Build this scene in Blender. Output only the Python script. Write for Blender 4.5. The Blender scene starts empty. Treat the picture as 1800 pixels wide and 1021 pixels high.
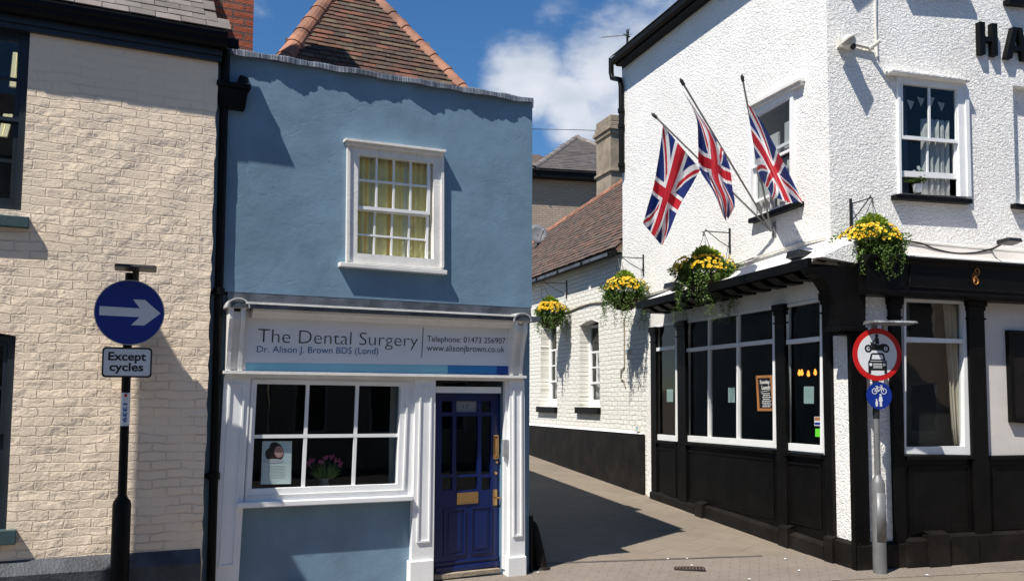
import bpy, bmesh, math, random
from mathutils import Vector, Matrix
from math import radians as R, sin, cos, tan, pi, atan2, sqrt
random.seed(7)
S = bpy.context.scene
COL = S.collection

# ------------------------------------------------------------------ camera, sky, sun, exposure
H = 1.9
FPX, CX, CY = 1610.0, 900.0, 587.0
TH, RO = R(4.12), R(0.257)
cF = Vector((0, cos(TH), sin(TH)))
r0 = Vector((1, 0, 0)); u0 = Vector((0, -sin(TH), cos(TH)))
cR = r0 * cos(RO) + u0 * sin(RO)
cU = u0 * cos(RO) - r0 * sin(RO)
CAM = Vector((0, 0, H))
cam = bpy.data.cameras.new('camera'); co = bpy.data.objects.new('camera', cam); COL.objects.link(co)
m = Matrix.Identity(4)
for i in range(3):
    m[i][0] = cR[i]; m[i][1] = cU[i]; m[i][2] = -cF[i]; m[i][3] = CAM[i]
co.matrix_world = m
cam.sensor_fit = 'HORIZONTAL'; cam.sensor_width = 36
cam.lens = FPX / 1800 * 36
cam.shift_y = (CY - 510.5) / 1800
cam.clip_end = 2000; cam.clip_start = 0.05
S.camera = co

SUN_AZ, SUN_EL = 220.0, 57.0
sd = Vector((sin(R(SUN_AZ)) * cos(R(SUN_EL)), cos(R(SUN_AZ)) * cos(R(SUN_EL)), sin(R(SUN_EL))))
sl = bpy.data.lights.new('sun', 'SUN'); sl.energy = 4.9; sl.angle = R(0.5); sl.color = (1, .955, .88)
so = bpy.data.objects.new('sun', sl); COL.objects.link(so)
so.rotation_euler = sd.to_track_quat('Z', 'Y').to_euler()

W = bpy.data.worlds.new('World'); S.world = W; W.use_nodes = True
nt = W.node_tree; N = nt.nodes; L = nt.links
bg = N['Background']; bg.inputs[1].default_value = 0.085
sky = N.new('ShaderNodeTexSky'); sky.sky_type = 'NISHITA'; sky.sun_disc = False
sky.sun_elevation = R(SUN_EL); sky.sun_rotation = R(SUN_AZ)
sky.air_density = 1.0; sky.dust_density = 0.1; sky.ozone_density = 4.0; sky.altitude = 900
tc = N.new('ShaderNodeTexCoord')
def wnode(t, **k):
    n = N.new(t)
    for a, b in k.items(): setattr(n, a, b)
    return n
def wmath(op, a, b=None, c=None, clamp=False):
    n = N.new('ShaderNodeMath'); n.operation = op; n.use_clamp = clamp
    for i, v in enumerate((a, b, c)):
        if v is None: continue
        if isinstance(v, (int, float)): n.inputs[i].default_value = v
        else: L.new(v, n.inputs[i])
    return n.outputs[0]
def dirpx(px, py):
    return (cF + cR * ((px - CX) / FPX) + cU * ((CY - py) / FPX)).normalized()
nz = wnode('ShaderNodeTexNoise'); nz.inputs['Scale'].default_value = 9; nz.inputs['Detail'].default_value = 9; nz.inputs['Roughness'].default_value = .58
mp = wnode('ShaderNodeMapping'); mp.inputs['Scale'].default_value = (1, 1, 2.0)
L.new(tc.outputs['Generated'], mp.inputs['Vector']); L.new(mp.outputs[0], nz.inputs['Vector'])
blobs = [(935, 150, .060, 1.0), (1000, 175, .055, 1.0), (1060, 140, .070, 1.0), (1010, 225, .05, .85), (1130, 150, .09, 1.0), (1230, 110, .09, 1.0),
         (970, 35, .035, .36), (1150, 5, .04, .4), (450, 20, .03, .3), (300, -300, .15, .7), (1500, -500, .3, .7), (-900, 200, .35, .8), (3000, 100, .5, .8)]
tot = None
for (px, py, rad, amp) in blobs:
    d = dirpx(px, py)
    dist = wnode('ShaderNodeVectorMath', operation='DISTANCE'); dist.inputs[1].default_value = d
    L.new(tc.outputs['Generated'], dist.inputs[0])
    v = wmath('MULTIPLY', wmath('SUBTRACT', 1.0, wmath('DIVIDE', dist.outputs['Value'], rad * 1.2), clamp=True), amp)
    tot = v if tot is None else wmath('MAXIMUM', tot, v)
dens = wmath('MULTIPLY_ADD', wmath('SUBTRACT', nz.outputs['Fac'], .5), 1.7, wmath('MULTIPLY', tot, 1.3))
mr = wnode('ShaderNodeMapRange', interpolation_type='SMOOTHSTEP'); L.new(dens, mr.inputs[0])
mr.inputs[1].default_value = .28; mr.inputs[2].default_value = .95
gate = wmath('MULTIPLY', mr.outputs[0], wmath('MULTIPLY', tot, 4.0, clamp=True))
nz2 = wnode('ShaderNodeTexNoise'); nz2.inputs['Scale'].default_value = 14; nz2.inputs['Detail'].default_value = 6
L.new(mp.outputs[0], nz2.inputs['Vector'])
cr = wnode('ShaderNodeValToRGB'); L.new(nz2.outputs['Fac'], cr.inputs[0])
cr.color_ramp.elements[0].position = .3; cr.color_ramp.elements[0].color = (4.7, 5.2, 6.0, 1)
cr.color_ramp.elements[1].position = .7; cr.color_ramp.elements[1].color = (6.9, 7.1, 7.6, 1)
mx = wnode('ShaderNodeMixRGB'); L.new(wmath('MULTIPLY', gate, .93), mx.inputs[0]); hs = wnode('ShaderNodeHueSaturation'); hs.inputs['Saturation'].default_value = 1.22; L.new(sky.outputs[0], hs.inputs['Color']); L.new(hs.outputs[0], mx.inputs[1]); L.new(cr.outputs[0], mx.inputs[2])
L.new(mx.outputs[0], bg.inputs[0])

S.view_settings.view_transform = 'Standard'; S.view_settings.look = 'None'
S.view_settings.exposure = 0.54; S.view_settings.gamma = 1

# ------------------------------------------------------------------ geometry helpers
def ray(px, py): return cF + cR * ((px - CX) / FPX) + cU * ((CY - py) / FPX)

class Face:
    """vertical wall plane; local coords x=u (right seen from outside), y=-d (d outward), z up"""
    def __init__(s, origin, az):
        s.O = Vector((origin[0], origin[1], 0))
        s.u = Vector((sin(R(az)), cos(R(az)), 0)); s.n = Vector((s.u.y, -s.u.x, 0))
        s.mw = Matrix(((s.u.x, -s.n.x, 0, s.O.x), (s.u.y, -s.n.y, 0, s.O.y), (0, 0, 1, 0), (0, 0, 0, 1)))
    def h(s, px, py, d=0.0):
        r = ray(px, py); o = s.O + s.n * d
        t = (o - CAM).dot(s.n) / r.dot(s.n); p = CAM + r * t
        return ((p - s.O).dot(s.u), p.z)
    def u_(s, px, py, d=0.0): return s.h(px, py, d)[0]
    def z_(s, px, py, d=0.0): return s.h(px, py, d)[1]
    def w(s, u, d, z): return s.O + s.u * u + s.n * d + Vector((0, 0, z))
    def loc(s, p):
        q = p - s.O; return (q.dot(s.u), q.dot(s.n), q.z)

class Quad:
    """four pixel corners TL TR BR BL on a face at depth d"""
    def __init__(s, face, pts, d=0.0):
        s.f = face; s.d = d
        s.c = [Vector(face.h(p[0], p[1], d)) for p in pts]
        s.W = ((s.c[1] - s.c[0]).length + (s.c[2] - s.c[3]).length) / 2
        s.H = ((s.c[3] - s.c[0]).length + (s.c[2] - s.c[1]).length) / 2
    def at(s, a, b):
        t = s.c[0].lerp(s.c[1], a); q = s.c[3].lerp(s.c[2], a); p = t.lerp(q, b); return (p.x, p.y)
    def poly(s, a0=0, b0=0, a1=1, b1=1):
        return [s.at(a0, b0), s.at(a1, b0), s.at(a1, b1), s.at(a0, b1)]
    def sub(s, a0, b0, a1, b1):
        q = Quad.__new__(Quad); q.f = s.f; q.d = s.d
        q.c = [Vector(p) for p in s.poly(a0, b0, a1, b1)]
        q.W = s.W * (a1 - a0); q.H = s.H * (b1 - b0); return q
    def inset(s, l, t, r, b): return s.sub(l / s.W, t / s.H, 1 - r / s.W, 1 - b / s.H)
def RQ(face, u0, z0, u1, z1, d=0):
    q = Quad.__new__(Quad); q.f = face; q.d = d
    q.c = [Vector((u0, z1)), Vector((u1, z1)), Vector((u1, z0)), Vector((u0, z0))]
    q.W = u1 - u0; q.H = z1 - z0; return q

class MB:
    def __init__(s): s.v = []; s.f = []; s.mi = []; s.cm = 0
    def add(s, vs, fs):
        b = len(s.v); s.v += [tuple(v) for v in vs]
        for f in fs: s.f.append([b + i for i in f]); s.mi.append(s.cm)
        return s
    def prism(s, poly, d0, d1):
        """poly in (u,z), from depth d0 (back) to d1 (front)"""
        n = len(poly)
        a = sum(poly[i][0] * poly[(i + 1) % n][1] - poly[(i + 1) % n][0] * poly[i][1] for i in range(n))
        if a < 0: poly = poly[::-1]
        vs = [(p[0], -d1, p[1]) for p in poly] + [(p[0], -d0, p[1]) for p in poly]
        fs = [list(range(n)), list(range(2 * n - 1, n - 1, -1))]
        for i in range(n):
            j = (i + 1) % n; fs.append([j, i, n + i, n + j])
        return s.add(vs, fs)
    def box(s, u0, u1, d0, d1, z0, z1): return s.prism([(u0, z0), (u1, z0), (u1, z1), (u0, z1)], d0, d1)
    def obox(s, c, ax, ay, az):
        """oriented box: centre and three half vectors (local xyz)"""
        c = Vector(c); ax, ay, az = Vector(ax), Vector(ay), Vector(az)
        vs = [c + ax * i + ay * j + az * k for k in (-1, 1) for j in (-1, 1) for i in (-1, 1)]
        return s.add(vs, [[0, 2, 3, 1], [4, 5, 7, 6], [0, 1, 5, 4], [2, 6, 7, 3], [0, 4, 6, 2], [1, 3, 7, 5]])
    def hprofile(s, prof, u0, u1):
        """profile in (d,z) extruded along u"""
        n = len(prof)
        vs = [(u0, -p[0], p[1]) for p in prof] + [(u1, -p[0], p[1]) for p in prof]
        fs = [list(range(n)), list(range(2 * n - 1, n - 1, -1))]
        for i in range(n):
            j = (i + 1) % n; fs.append([j, i, n + i, n + j])
        return s.add(vs, fs)
    def tube(s, pts, r, n=10, caps=True):
        pts = [Vector(p) for p in pts]; rs = r if isinstance(r, (list, tuple)) else [r] * len(pts)
        rings = []; prev = None
        for i, p in enumerate(pts):
            t = (pts[min(i + 1, len(pts) - 1)] - pts[max(i - 1, 0)]).normalized()
            a = Vector((0, 0, 1)) if abs(t.z) < .9 else Vector((1, 0, 0))
            if prev is not None: a = prev
            x = (a - t * a.dot(t)).normalized(); y = t.cross(x); prev = x
            rings.append([p + (x * cos(2 * pi * k / n) + y * sin(2 * pi * k / n)) * rs[i] for k in range(n)])
        vs = [v for rg in rings for v in rg]; fs = []
        for i in range(len(pts) - 1):
            for k in range(n):
                q = (k + 1) % n; fs.append([i * n + k, i * n + q, (i + 1) * n + q, (i + 1) * n + k])
        if caps: fs.append(list(range(n))[::-1]); fs.append([(len(pts) - 1) * n + k for k in range(n)])
        return s.add(vs, fs)
    def lathe(s, c, prof, n=20):
        """prof list of (r,z) around vertical axis at c"""
        vs = []; fs = []
        for (r, z) in prof:
            for k in range(n): vs.append((c[0] + r * cos(2 * pi * k / n), c[1] + r * sin(2 * pi * k / n), c[2] + z))
        for i in range(len(prof) - 1):
            for k in range(n):
                q = (k + 1) % n; fs.append([i * n + k, i * n + q, (i + 1) * n + q, (i + 1) * n + k])
        fs.append(list(range(n))[::-1]); fs.append([(len(prof) - 1) * n + k for k in range(n)])
        return s.add(vs, fs)
    def frame(s, qo, l, t, r, b, d0, d1):
        """picture-frame of four butted pieces inside quad qo"""
        a0, a1 = l / qo.W, 1 - r / qo.W; b0, b1 = t / qo.H, 1 - b / qo.H
        if t: s.prism(qo.poly(0, 0, 1, b0), d0, d1)
        if b: s.prism(qo.poly(0, b1, 1, 1), d0, d1)
        if l: s.prism(qo.poly(0, b0, a0, b1), d0, d1)
        if r: s.prism(qo.poly(a1, b0, 1, b1), d0, d1)
        return s
    def mesh(s, name):
        me = bpy.data.meshes.new(name); me.from_pydata(s.v, [], s.f)
        me.polygons.foreach_set('material_index', s.mi); me.update(); return me

def tag(o, label=None, cat=None, group=None, kind=None):
    if label: o['label'] = label
    if cat: o['category'] = cat
    if group: o['group'] = group
    if kind: o['kind'] = kind
    return o
def place(o, parent, mw):
    if parent is not None:
        o.parent = parent; o.matrix_parent_inverse = Matrix.Identity(4)
        pm = WM[parent.name]
        o.matrix_basis = pm.inverted() @ mw
    else: o.matrix_basis = mw
    WM[o.name] = mw.copy()
WM = {}
def root(name, mw, label, cat, group=None):
    o = bpy.data.objects.new(name, None); COL.objects.link(o); o.empty_display_size = .2
    place(o, None, mw); return tag(o, label, cat, group)
def obj(name, mb, mats, parent=None, face=None, smooth=False, bevel=0, mw=None, recalc=True):
    me = mb.mesh(name)
    if not isinstance(mats, (list, tuple)): mats = [mats]
    for mt in mats: me.materials.append(mt)
    if recalc:
        bm = bmesh.new(); bm.from_mesh(me); bmesh.ops.recalc_face_normals(bm, faces=bm.faces); bm.to_mesh(me); bm.free()
    if smooth:
        for p in me.polygons: p.use_smooth = True
        try: me.set_sharp_from_angle(angle=R(40))
        except Exception: pass
    o = bpy.data.objects.new(name, me); COL.objects.link(o)
    M = mw if mw is not None else (face.mw if face is not None else (WM[parent.name] if parent is not None else Matrix.Identity(4)))
    place(o, parent, M)
    if bevel:
        b = o.modifiers.new('b', 'BEVEL'); b.width = bevel; b.segments = 2; b.limit_method = 'ANGLE'; b.angle_limit = R(35)
    return o

def holed_wall(outer, holes, d0, d1):
    """slab with outline outer (u,z) and holes, front at d1, back at d0, with reveals"""
    bm = bmesh.new()
    def loop(poly):
        vs = [bm.verts.new((p[0], -d1, p[1])) for p in poly]
        return [bm.edges.new((vs[i], vs[(i + 1) % len(vs)])) for i in range(len(vs))]
    es = loop(outer)
    for h in holes: es += loop(h)
    bmesh.ops.triangle_fill(bm, edges=es, use_beauty=True, use_dissolve=False, normal=(0, -1, 0))
    r = bmesh.ops.extrude_face_region(bm, geom=bm.faces[:])
    nv = [g for g in r['geom'] if isinstance(g, bmesh.types.BMVert)]
    bmesh.ops.translate(bm, verts=nv, vec=(0, d1 - d0, 0))
    bmesh.ops.recalc_face_normals(bm, faces=bm.faces)
    mb = MB(); bm.verts.index_update()
    mb.add([v.co[:] for v in bm.verts], [[v.index for v in f.verts] for f in bm.faces]); bm.free()
    return mb

# ------------------------------------------------------------------ materials
def newmat(name):
    m = bpy.data.materials.new(name); m.use_nodes = True
    return m, m.node_tree, m.node_tree.nodes['Principled BSDF']
class NB:
    def __init__(s, t): s.t = t
    def n(s, typ, ins=None, **k):
        x = s.t.nodes.new(typ)
        for a, b in k.items(): setattr(x, a, b)
        for a, b in (ins or {}).items():
            if isinstance(b, bpy.types.NodeSocket): s.t.links.new(b, x.inputs[a])
            else: x.inputs[a].default_value = b
        return x
    def m(s, op, a, b=0.0, c=0.0, clamp=False):
        x = s.t.nodes.new('ShaderNodeMath'); x.operation = op; x.use_clamp = clamp
        for i, v in enumerate((a, b, c)):
            if isinstance(v, bpy.types.NodeSocket): s.t.links.new(v, x.inputs[i])
            else: x.inputs[i].default_value = v
        return x.outputs[0]
    def mix(s, f, a, b, mode='MIX'):
        x = s.t.nodes.new('ShaderNodeMixRGB'); x.blend_type = mode
        for i, v in enumerate((f, a, b)):
            if isinstance(v, bpy.types.NodeSocket): s.t.links.new(v, x.inputs[i])
            else: x.inputs[i].default_value = v if i == 0 or len(v) == 4 else (*v, 1)
        return x.outputs[0]
    def noise(s, vec, scale, detail=4, rough=.55, dist=0):
        return s.n('ShaderNodeTexNoise', {'Vector': vec, 'Scale': scale, 'Detail': detail, 'Roughness': rough, 'Distortion': dist}).outputs['Fac']
    def ramp(s, fac, lo, hi, a=0.0, b=1.0):
        x = s.n('ShaderNodeMapRange', {0: fac, 1: lo, 2: hi, 3: a, 4: b}, interpolation_type='SMOOTHSTEP'); return x.outputs[0]
    def bump(s, hgt, dist, strength=1.0, normal=None):
        ins = {'Height': hgt, 'Distance': dist, 'Strength': strength}
        if normal is not None: ins['Normal'] = normal
        return s.n('ShaderNodeBump', ins).outputs[0]
    def obj(s): return s.n('ShaderNodeTexCoord').outputs['Object']
def c4(c): return (*c, 1) if len(c) == 3 else c

def paint(name, col, rough=.5, var=.10, bump=.002, scale=12, metal=0.0, dirt=0.0, spec=.5, dust=0.0):
    m, t, p = newmat(name); b = NB(t); o = b.obj()
    n1 = b.noise(o, scale * .25, 5); n2 = b.noise(o, scale * 4, 3)
    c = b.mix(b.ramp(n1, .3, .7), [x * (1 - var) for x in col], [min(1, x * (1 + var)) for x in col])
    if dirt:
        st = b.n('ShaderNodeMapping', {'Vector': o, 'Scale': (9, 9, 1.2)}).outputs[0]
        c = b.mix(b.m('MULTIPLY', b.ramp(b.noise(st, 2.2, 6, .65), .52, .8), dirt), c, [x * .45 for x in col])
    if dust:
        dm = b.m('MULTIPLY', b.ramp(b.noise(o, 2.6, 7, .68), .48, .8), dust)
        c = b.mix(dm, c, (.075, .062, .05))
    t.links.new(c, p.inputs['Base Color'])
    p.inputs['Roughness'].default_value = rough; p.inputs['Metallic'].default_value = metal
    p.inputs['Specular IOR Level'].default_value = spec
    if bump: t.links.new(b.bump(n2, bump, .8), p.inputs['Normal'])
    return m

def brick(name, col, col2, mortar, bw=.225, rh=.075, ms=.010, rough=.85, axis='xz', wob=.012, bumpd=.012, nb=.006, painted=False, patchy=0.0, lump=0.5):
    m, t, p = newmat(name); b = NB(t); o = b.obj()
    sp = b.n('ShaderNodeSeparateXYZ', {0: o})
    a = sp.outputs[0] if axis == 'xz' else sp.outputs[1]
    v = b.n('ShaderNodeCombineXYZ', {0: a, 1: sp.outputs[2], 2: 0.0}).outputs[0]
    wn = b.n('ShaderNodeTexNoise', {'Vector': v, 'Scale': 3.2, 'Detail': 3.0}).outputs['Color']
    wn2 = b.n('ShaderNodeTexNoise', {'Vector': v, 'Scale': 17.0, 'Detail': 2.0}).outputs['Color']
    off = b.n('ShaderNodeVectorMath', {0: wn, 1: (.5, .5, .5)}, operation='SUBTRACT').outputs[0]
    off = b.n('ShaderNodeVectorMath', {0: off, 3: wob * 3.5}, operation='SCALE').outputs[0]
    off2 = b.n('ShaderNodeVectorMath', {0: wn2, 1: (.5, .5, .5)}, operation='SUBTRACT').outputs[0]
    off2 = b.n('ShaderNodeVectorMath', {0: off2, 3: wob * 1.3}, operation='SCALE').outputs[0]
    v2 = b.n('ShaderNodeVectorMath', {0: v, 1: off}, operation='ADD').outputs[0]
    v2 = b.n('ShaderNodeVectorMath', {0: v2, 1: off2}, operation='ADD').outputs[0]
    bt = b.n('ShaderNodeTexBrick', {'Vector': v2, 'Color1': c4(col), 'Color2': c4(col2), 'Mortar': c4(mortar), 'Scale': 1.0,
             'Mortar Size': ms, 'Mortar Smooth': .6 if painted else .2, 'Bias': 0.0, 'Brick Width': bw, 'Row Height': rh})
    bt.offset = .5
    big = b.noise(v, 1.3, 4); fine = b.noise(v, 60, 4, .6)
    c = b.mix(b.m('MULTIPLY', b.ramp(big, .35, .65), .10), bt.outputs['Color'], [x * .8 for x in col])
    if painted:
        stn = b.n('ShaderNodeMapping', {'Vector': v, 'Scale': (7, .9, 1)}).outputs[0]
        c = b.mix(b.m('MULTIPLY', b.ramp(b.noise(stn, 1.5, 6, .65), .55, .85), .22), c, [x * .62 for x in col])
    t.links.new(c, p.inputs['Base Color']); p.inputs['Roughness'].default_value = rough
    vis = b.ramp(b.noise(v, 2.6, 4), .36, .64, .15, 1.0) if patchy else 1.0
    if patchy:   # thick smooth paint higher up the wall
        vis = b.m('MULTIPLY', vis, b.ramp(sp.outputs[2], 4.9, 4.2, .18, 1.0))
    hgt = b.m('MULTIPLY', b.m('SUBTRACT', 1.0, bt.outputs['Fac']), vis)
    stv = b.n('ShaderNodeMapping', {'Vector': v2, 'Scale': (1, 2.6, 1)}).outputs[0]
    hgt = b.m('MULTIPLY_ADD', b.noise(stv, 7, 5, .62), lump * 1.6, hgt)
    hgt = b.m('MULTIPLY_ADD', b.m('MULTIPLY', b.noise(v2, 26, 4, .6), vis), lump, hgt)
    n1 = b.bump(hgt, bumpd, 1.0); n2 = b.bump(fine, nb, 1.0, n1)
    t.links.new(n2, p.inputs['Normal']); return m

def roughcast(name, col, scale=27, dist=.0118):
    m, t, p = newmat(name); b = NB(t); o = b.obj()
    st = b.n('ShaderNodeMapping', {'Vector': o, 'Rotation': (0, .5, 0), 'Scale': (1, 1, 1.5)}).outputs[0]
    n0 = b.n('ShaderNodeTexNoise', {'Vector': st, 'Scale': 9.0, 'Detail': 2.0}).outputs['Color']
    st2 = b.n('ShaderNodeVectorMath', {0: n0, 3: .09}, operation='SCALE').outputs[0]
    st3 = b.n('ShaderNodeVectorMath', {0: st, 1: st2}, operation='ADD').outputs[0]
    n1 = b.noise(st3, scale, 3, .5, .8); n2 = b.noise(st3, scale * 2.6, 4, .6)
    vo = b.n('ShaderNodeTexVoronoi', {'Vector': st3, 'Scale': scale * .9}, feature='SMOOTH_F1').outputs['Distance']
    hgt = b.m('ADD', b.m('MULTIPLY', b.ramp(n1, .38, .62), .75), b.m('ADD', b.m('MULTIPLY', n2, .35), b.m('MULTIPLY', vo, .35)))
    dirt = b.ramp(b.noise(o, 1.1, 5, .6), .45, .75, 0, .16)
    c = b.mix(dirt, col, (col[0] * .85, col[1] * .78, col[2] * .68))
    c = b.mix(b.ramp(n1, .42, .32, 0, .30), c, [x * .6 for x in col])
    sv = b.n('ShaderNodeMapping', {'Vector': o, 'Scale': (6, 6, .5)}).outputs[0]
    c = b.mix(b.ramp(b.noise(sv, 1.2, 6, .65), .56, .82, 0, .16), c, [x * .62 for x in col])
    hgt = b.m('MULTIPLY', hgt, b.ramp(b.noise(o, 1.4, 4), .3, .7, .65, 1.15))
    t.links.new(c, p.inputs['Base Color']); p.inputs['Roughness'].default_value = .85
    t.links.new(b.bump(hgt, dist, 1.0), p.inputs['Normal']); return m

def render_blue(name, col):
    m, t, p = newmat(name); b = NB(t); o = b.obj()
    st = b.n('ShaderNodeMapping', {'Vector': o, 'Scale': (5, 5, .8)}).outputs[0]
    big = b.noise(o, 1.6, 6, .6); streak = b.noise(st, 1.6, 6, .65)
    c = b.mix(b.ramp(big, .35, .7), [x * .88 for x in col], [x * 1.12 for x in col])
    c = b.mix(b.ramp(streak, .55, .82, 0, .3), c, (col[0] * 1.5, col[1] * 1.25, col[2] * 1.08))
    c = b.mix(b.ramp(b.noise(st, 3.1, 5, .6), .58, .85, 0, .35), c, [x * .62 for x in col])
    t.links.new(c, p.inputs['Base Color']); p.inputs['Roughness'].default_value = .62
    hg = b.m('ADD', b.m('MULTIPLY', b.noise(o, 5, 4, .6), 1.0), b.m('MULTIPLY', b.noise(o, 90, 3), .16))
    # hairline cracks running across
    wv = b.n('ShaderNodeMapping', {'Vector': o, 'Scale': (.5, 1, 1.6)}).outputs[0]
    vor = b.n('ShaderNodeTexVoronoi', {'Vector': b.n('ShaderNodeVectorMath', {0: wv, 1: b.n('ShaderNodeVectorMath', {0: b.n('ShaderNodeTexNoise', {'Vector': o, 'Scale': 6.0, 'Detail': 5.0}).outputs['Color'], 3: .25}, operation='SCALE').outputs[0]}, operation='ADD').outputs[0], 'Scale': .55}, feature='DISTANCE_TO_EDGE').outputs['Distance']
    hg = b.m('SUBTRACT', hg, b.ramp(vor, .003, 0, 0, .12))
    t.links.new(b.bump(hg, .0065, 1.0), p.inputs['Normal']); return m

def tilemat(name, cols, rough=.85, lich=.3):
    m, t, p = newmat(name); b = NB(t); o = b.obj()
    g = b.n('ShaderNodeNewGeometry').outputs['Random Per Island']
    cr = b.n('ShaderNodeValToRGB', {0: g}); e = cr.color_ramp
    e.interpolation = 'CONSTANT'
    while len(e.elements) < len(cols): e.elements.new(.5)
    for i, c in enumerate(cols): e.elements[i].position = i / len(cols); e.elements[i].color = c4(c)
    c = b.mix(b.ramp(b.noise(o, 3.5, 5, .6), .4, .7, 0, .6), cr.outputs[0], [sum(c[i] for c in cols) / len(cols) * .5 for i in range(3)])
    c = b.mix(b.ramp(b.noise(o, 25, 4, .7), .62, .74, 0, lich), c, (.32, .31, .2))
    c = b.mix(b.ramp(b.noise(o, 60, 4, .7), .72, .78, 0, lich), c, (.5, .5, .47))
    t.links.new(c, p.inputs['Base Color']); p.inputs['Roughness'].default_value = rough
    t.links.new(b.bump(b.noise(o, 50, 4), .006), p.inputs['Normal']); return m

def glass(name, tint=(.75, .8, .8), refl=.8, wav=.0003):
    m, t, p = newmat(name); b = NB(t); t.nodes.remove(p); o = b.obj()
    nrm = b.bump(b.noise(o, 2.3, 2), wav * 10, .25)
    tr = b.n('ShaderNodeBsdfTransparent', {'Color': c4(tint)}); gl = b.n('ShaderNodeBsdfGlossy', {'Roughness': .015, 'Normal': nrm, 'Color': (refl, refl, refl, 1)})
    fr = b.n('ShaderNodeFresnel', {'IOR': 1.5, 'Normal': nrm})
    bf = b.n('ShaderNodeNewGeometry').outputs['Backfacing']
    fac = b.m('MULTIPLY', b.m('MULTIPLY', fr.outputs[0], b.m('SUBTRACT', 1.0, bf)), 1.0)
    mxs = b.n('ShaderNodeMixShader', {0: fac, 1: tr.outputs[0], 2: gl.outputs[0]})
    t.links.new(mxs.outputs[0], t.nodes['Material Output'].inputs[0]); return m
def emis(name, col, s):
    m, t, p = newmat(name); p.inputs['Emission Color'].default_value = c4(col); p.inputs['Emission Strength'].default_value = s; p.inputs['Base Color'].default_value = c4(col); return m
def leafmat(name, c1, c2, trans=.25):
    m, t, p = newmat(name); b = NB(t)
    g = b.n('ShaderNodeNewGeometry').outputs['Random Per Island']
    c = b.mix(g, c1, c2); t.links.new(c, p.inputs['Base Color']); p.inputs['Roughness'].default_value = .5
    tl = b.n('ShaderNodeBsdfTranslucent', {'Color': c}); ms = b.n('ShaderNodeMixShader', {0: trans, 1: p.outputs[0], 2: tl.outputs[0]})
    t.links.new(ms.outputs[0], t.nodes['Material Output'].inputs[0]); return m
def flagmat(name, col):
    m, t, p = newmat(name); b = NB(t); o = b.obj()
    c = b.mix(b.ramp(b.noise(o, 9, 4), .3, .7), [x * .85 for x in col], col)
    t.links.new(c, p.inputs['Base Color']); p.inputs['Roughness'].default_value = .6
    tl = b.n('ShaderNodeBsdfTranslucent', {'Color': c}); ms = b.n('ShaderNodeMixShader', {0: .42, 1: p.outputs[0], 2: tl.outputs[0]})
    t.links.new(ms.outputs[0], t.nodes['Material Output'].inputs[0]); return m
def ground_mat(name, c1, c2, joint, bw, rh, ms, ang, rough=.85, bd=.006):
    m, t, p = newmat(name); b = NB(t); o = b.obj()
    v = b.n('ShaderNodeMapping', {'Vector': o, 'Rotation': (0, 0, ang)}).outputs[0]
    off = b.n('ShaderNodeVectorMath', {0: b.n('ShaderNodeTexNoise', {'Vector': v, 'Scale': 4.0}).outputs['Color'], 3: .02}, operation='SCALE').outputs[0]
    v2 = b.n('ShaderNodeVectorMath', {0: v, 1: off}, operation='ADD').outputs[0]
    bt = b.n('ShaderNodeTexBrick', {'Vector': v2, 'Color1': c4(c1), 'Color2': c4(c2), 'Mortar': c4(joint), 'Scale': 1.0, 'Mortar Size': ms, 'Mortar Smooth': .3, 'Brick Width': bw, 'Row Height': rh})
    c = b.mix(b.ramp(b.noise(o, .9, 6, .62), .4, .68, 0, .5), bt.outputs[0], [x * .66 for x in c1])
    c = b.mix(b.ramp(b.noise(o, 7, 6, .7), .5, .75, 0, .35), c, [x * 1.3 for x in c2])
    c = b.mix(b.ramp(b.noise(o, 110, 3, .7), .35, .65, 0, .35), c, [x * .62 for x in c1])
    vo = b.n('ShaderNodeTexVoronoi', {'Vector': o, 'Scale': 5.0, 'Randomness': 1.0}).outputs['Distance']
    c = b.mix(b.ramp(vo, .055, .04, 0, .6), c, [x * .45 for x in c1])
    t.links.new(c, p.inputs['Base Color']); p.inputs['Roughness'].default_value = rough
    hg = b.m('ADD', b.m('SUBTRACT', 1.0, bt.outputs['Fac']), b.m('MULTIPLY', b.noise(o, 70, 4, .65), .5))
    t.links.new(b.bump(hg, bd, 1.0), p.inputs['Normal']); return m

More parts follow.
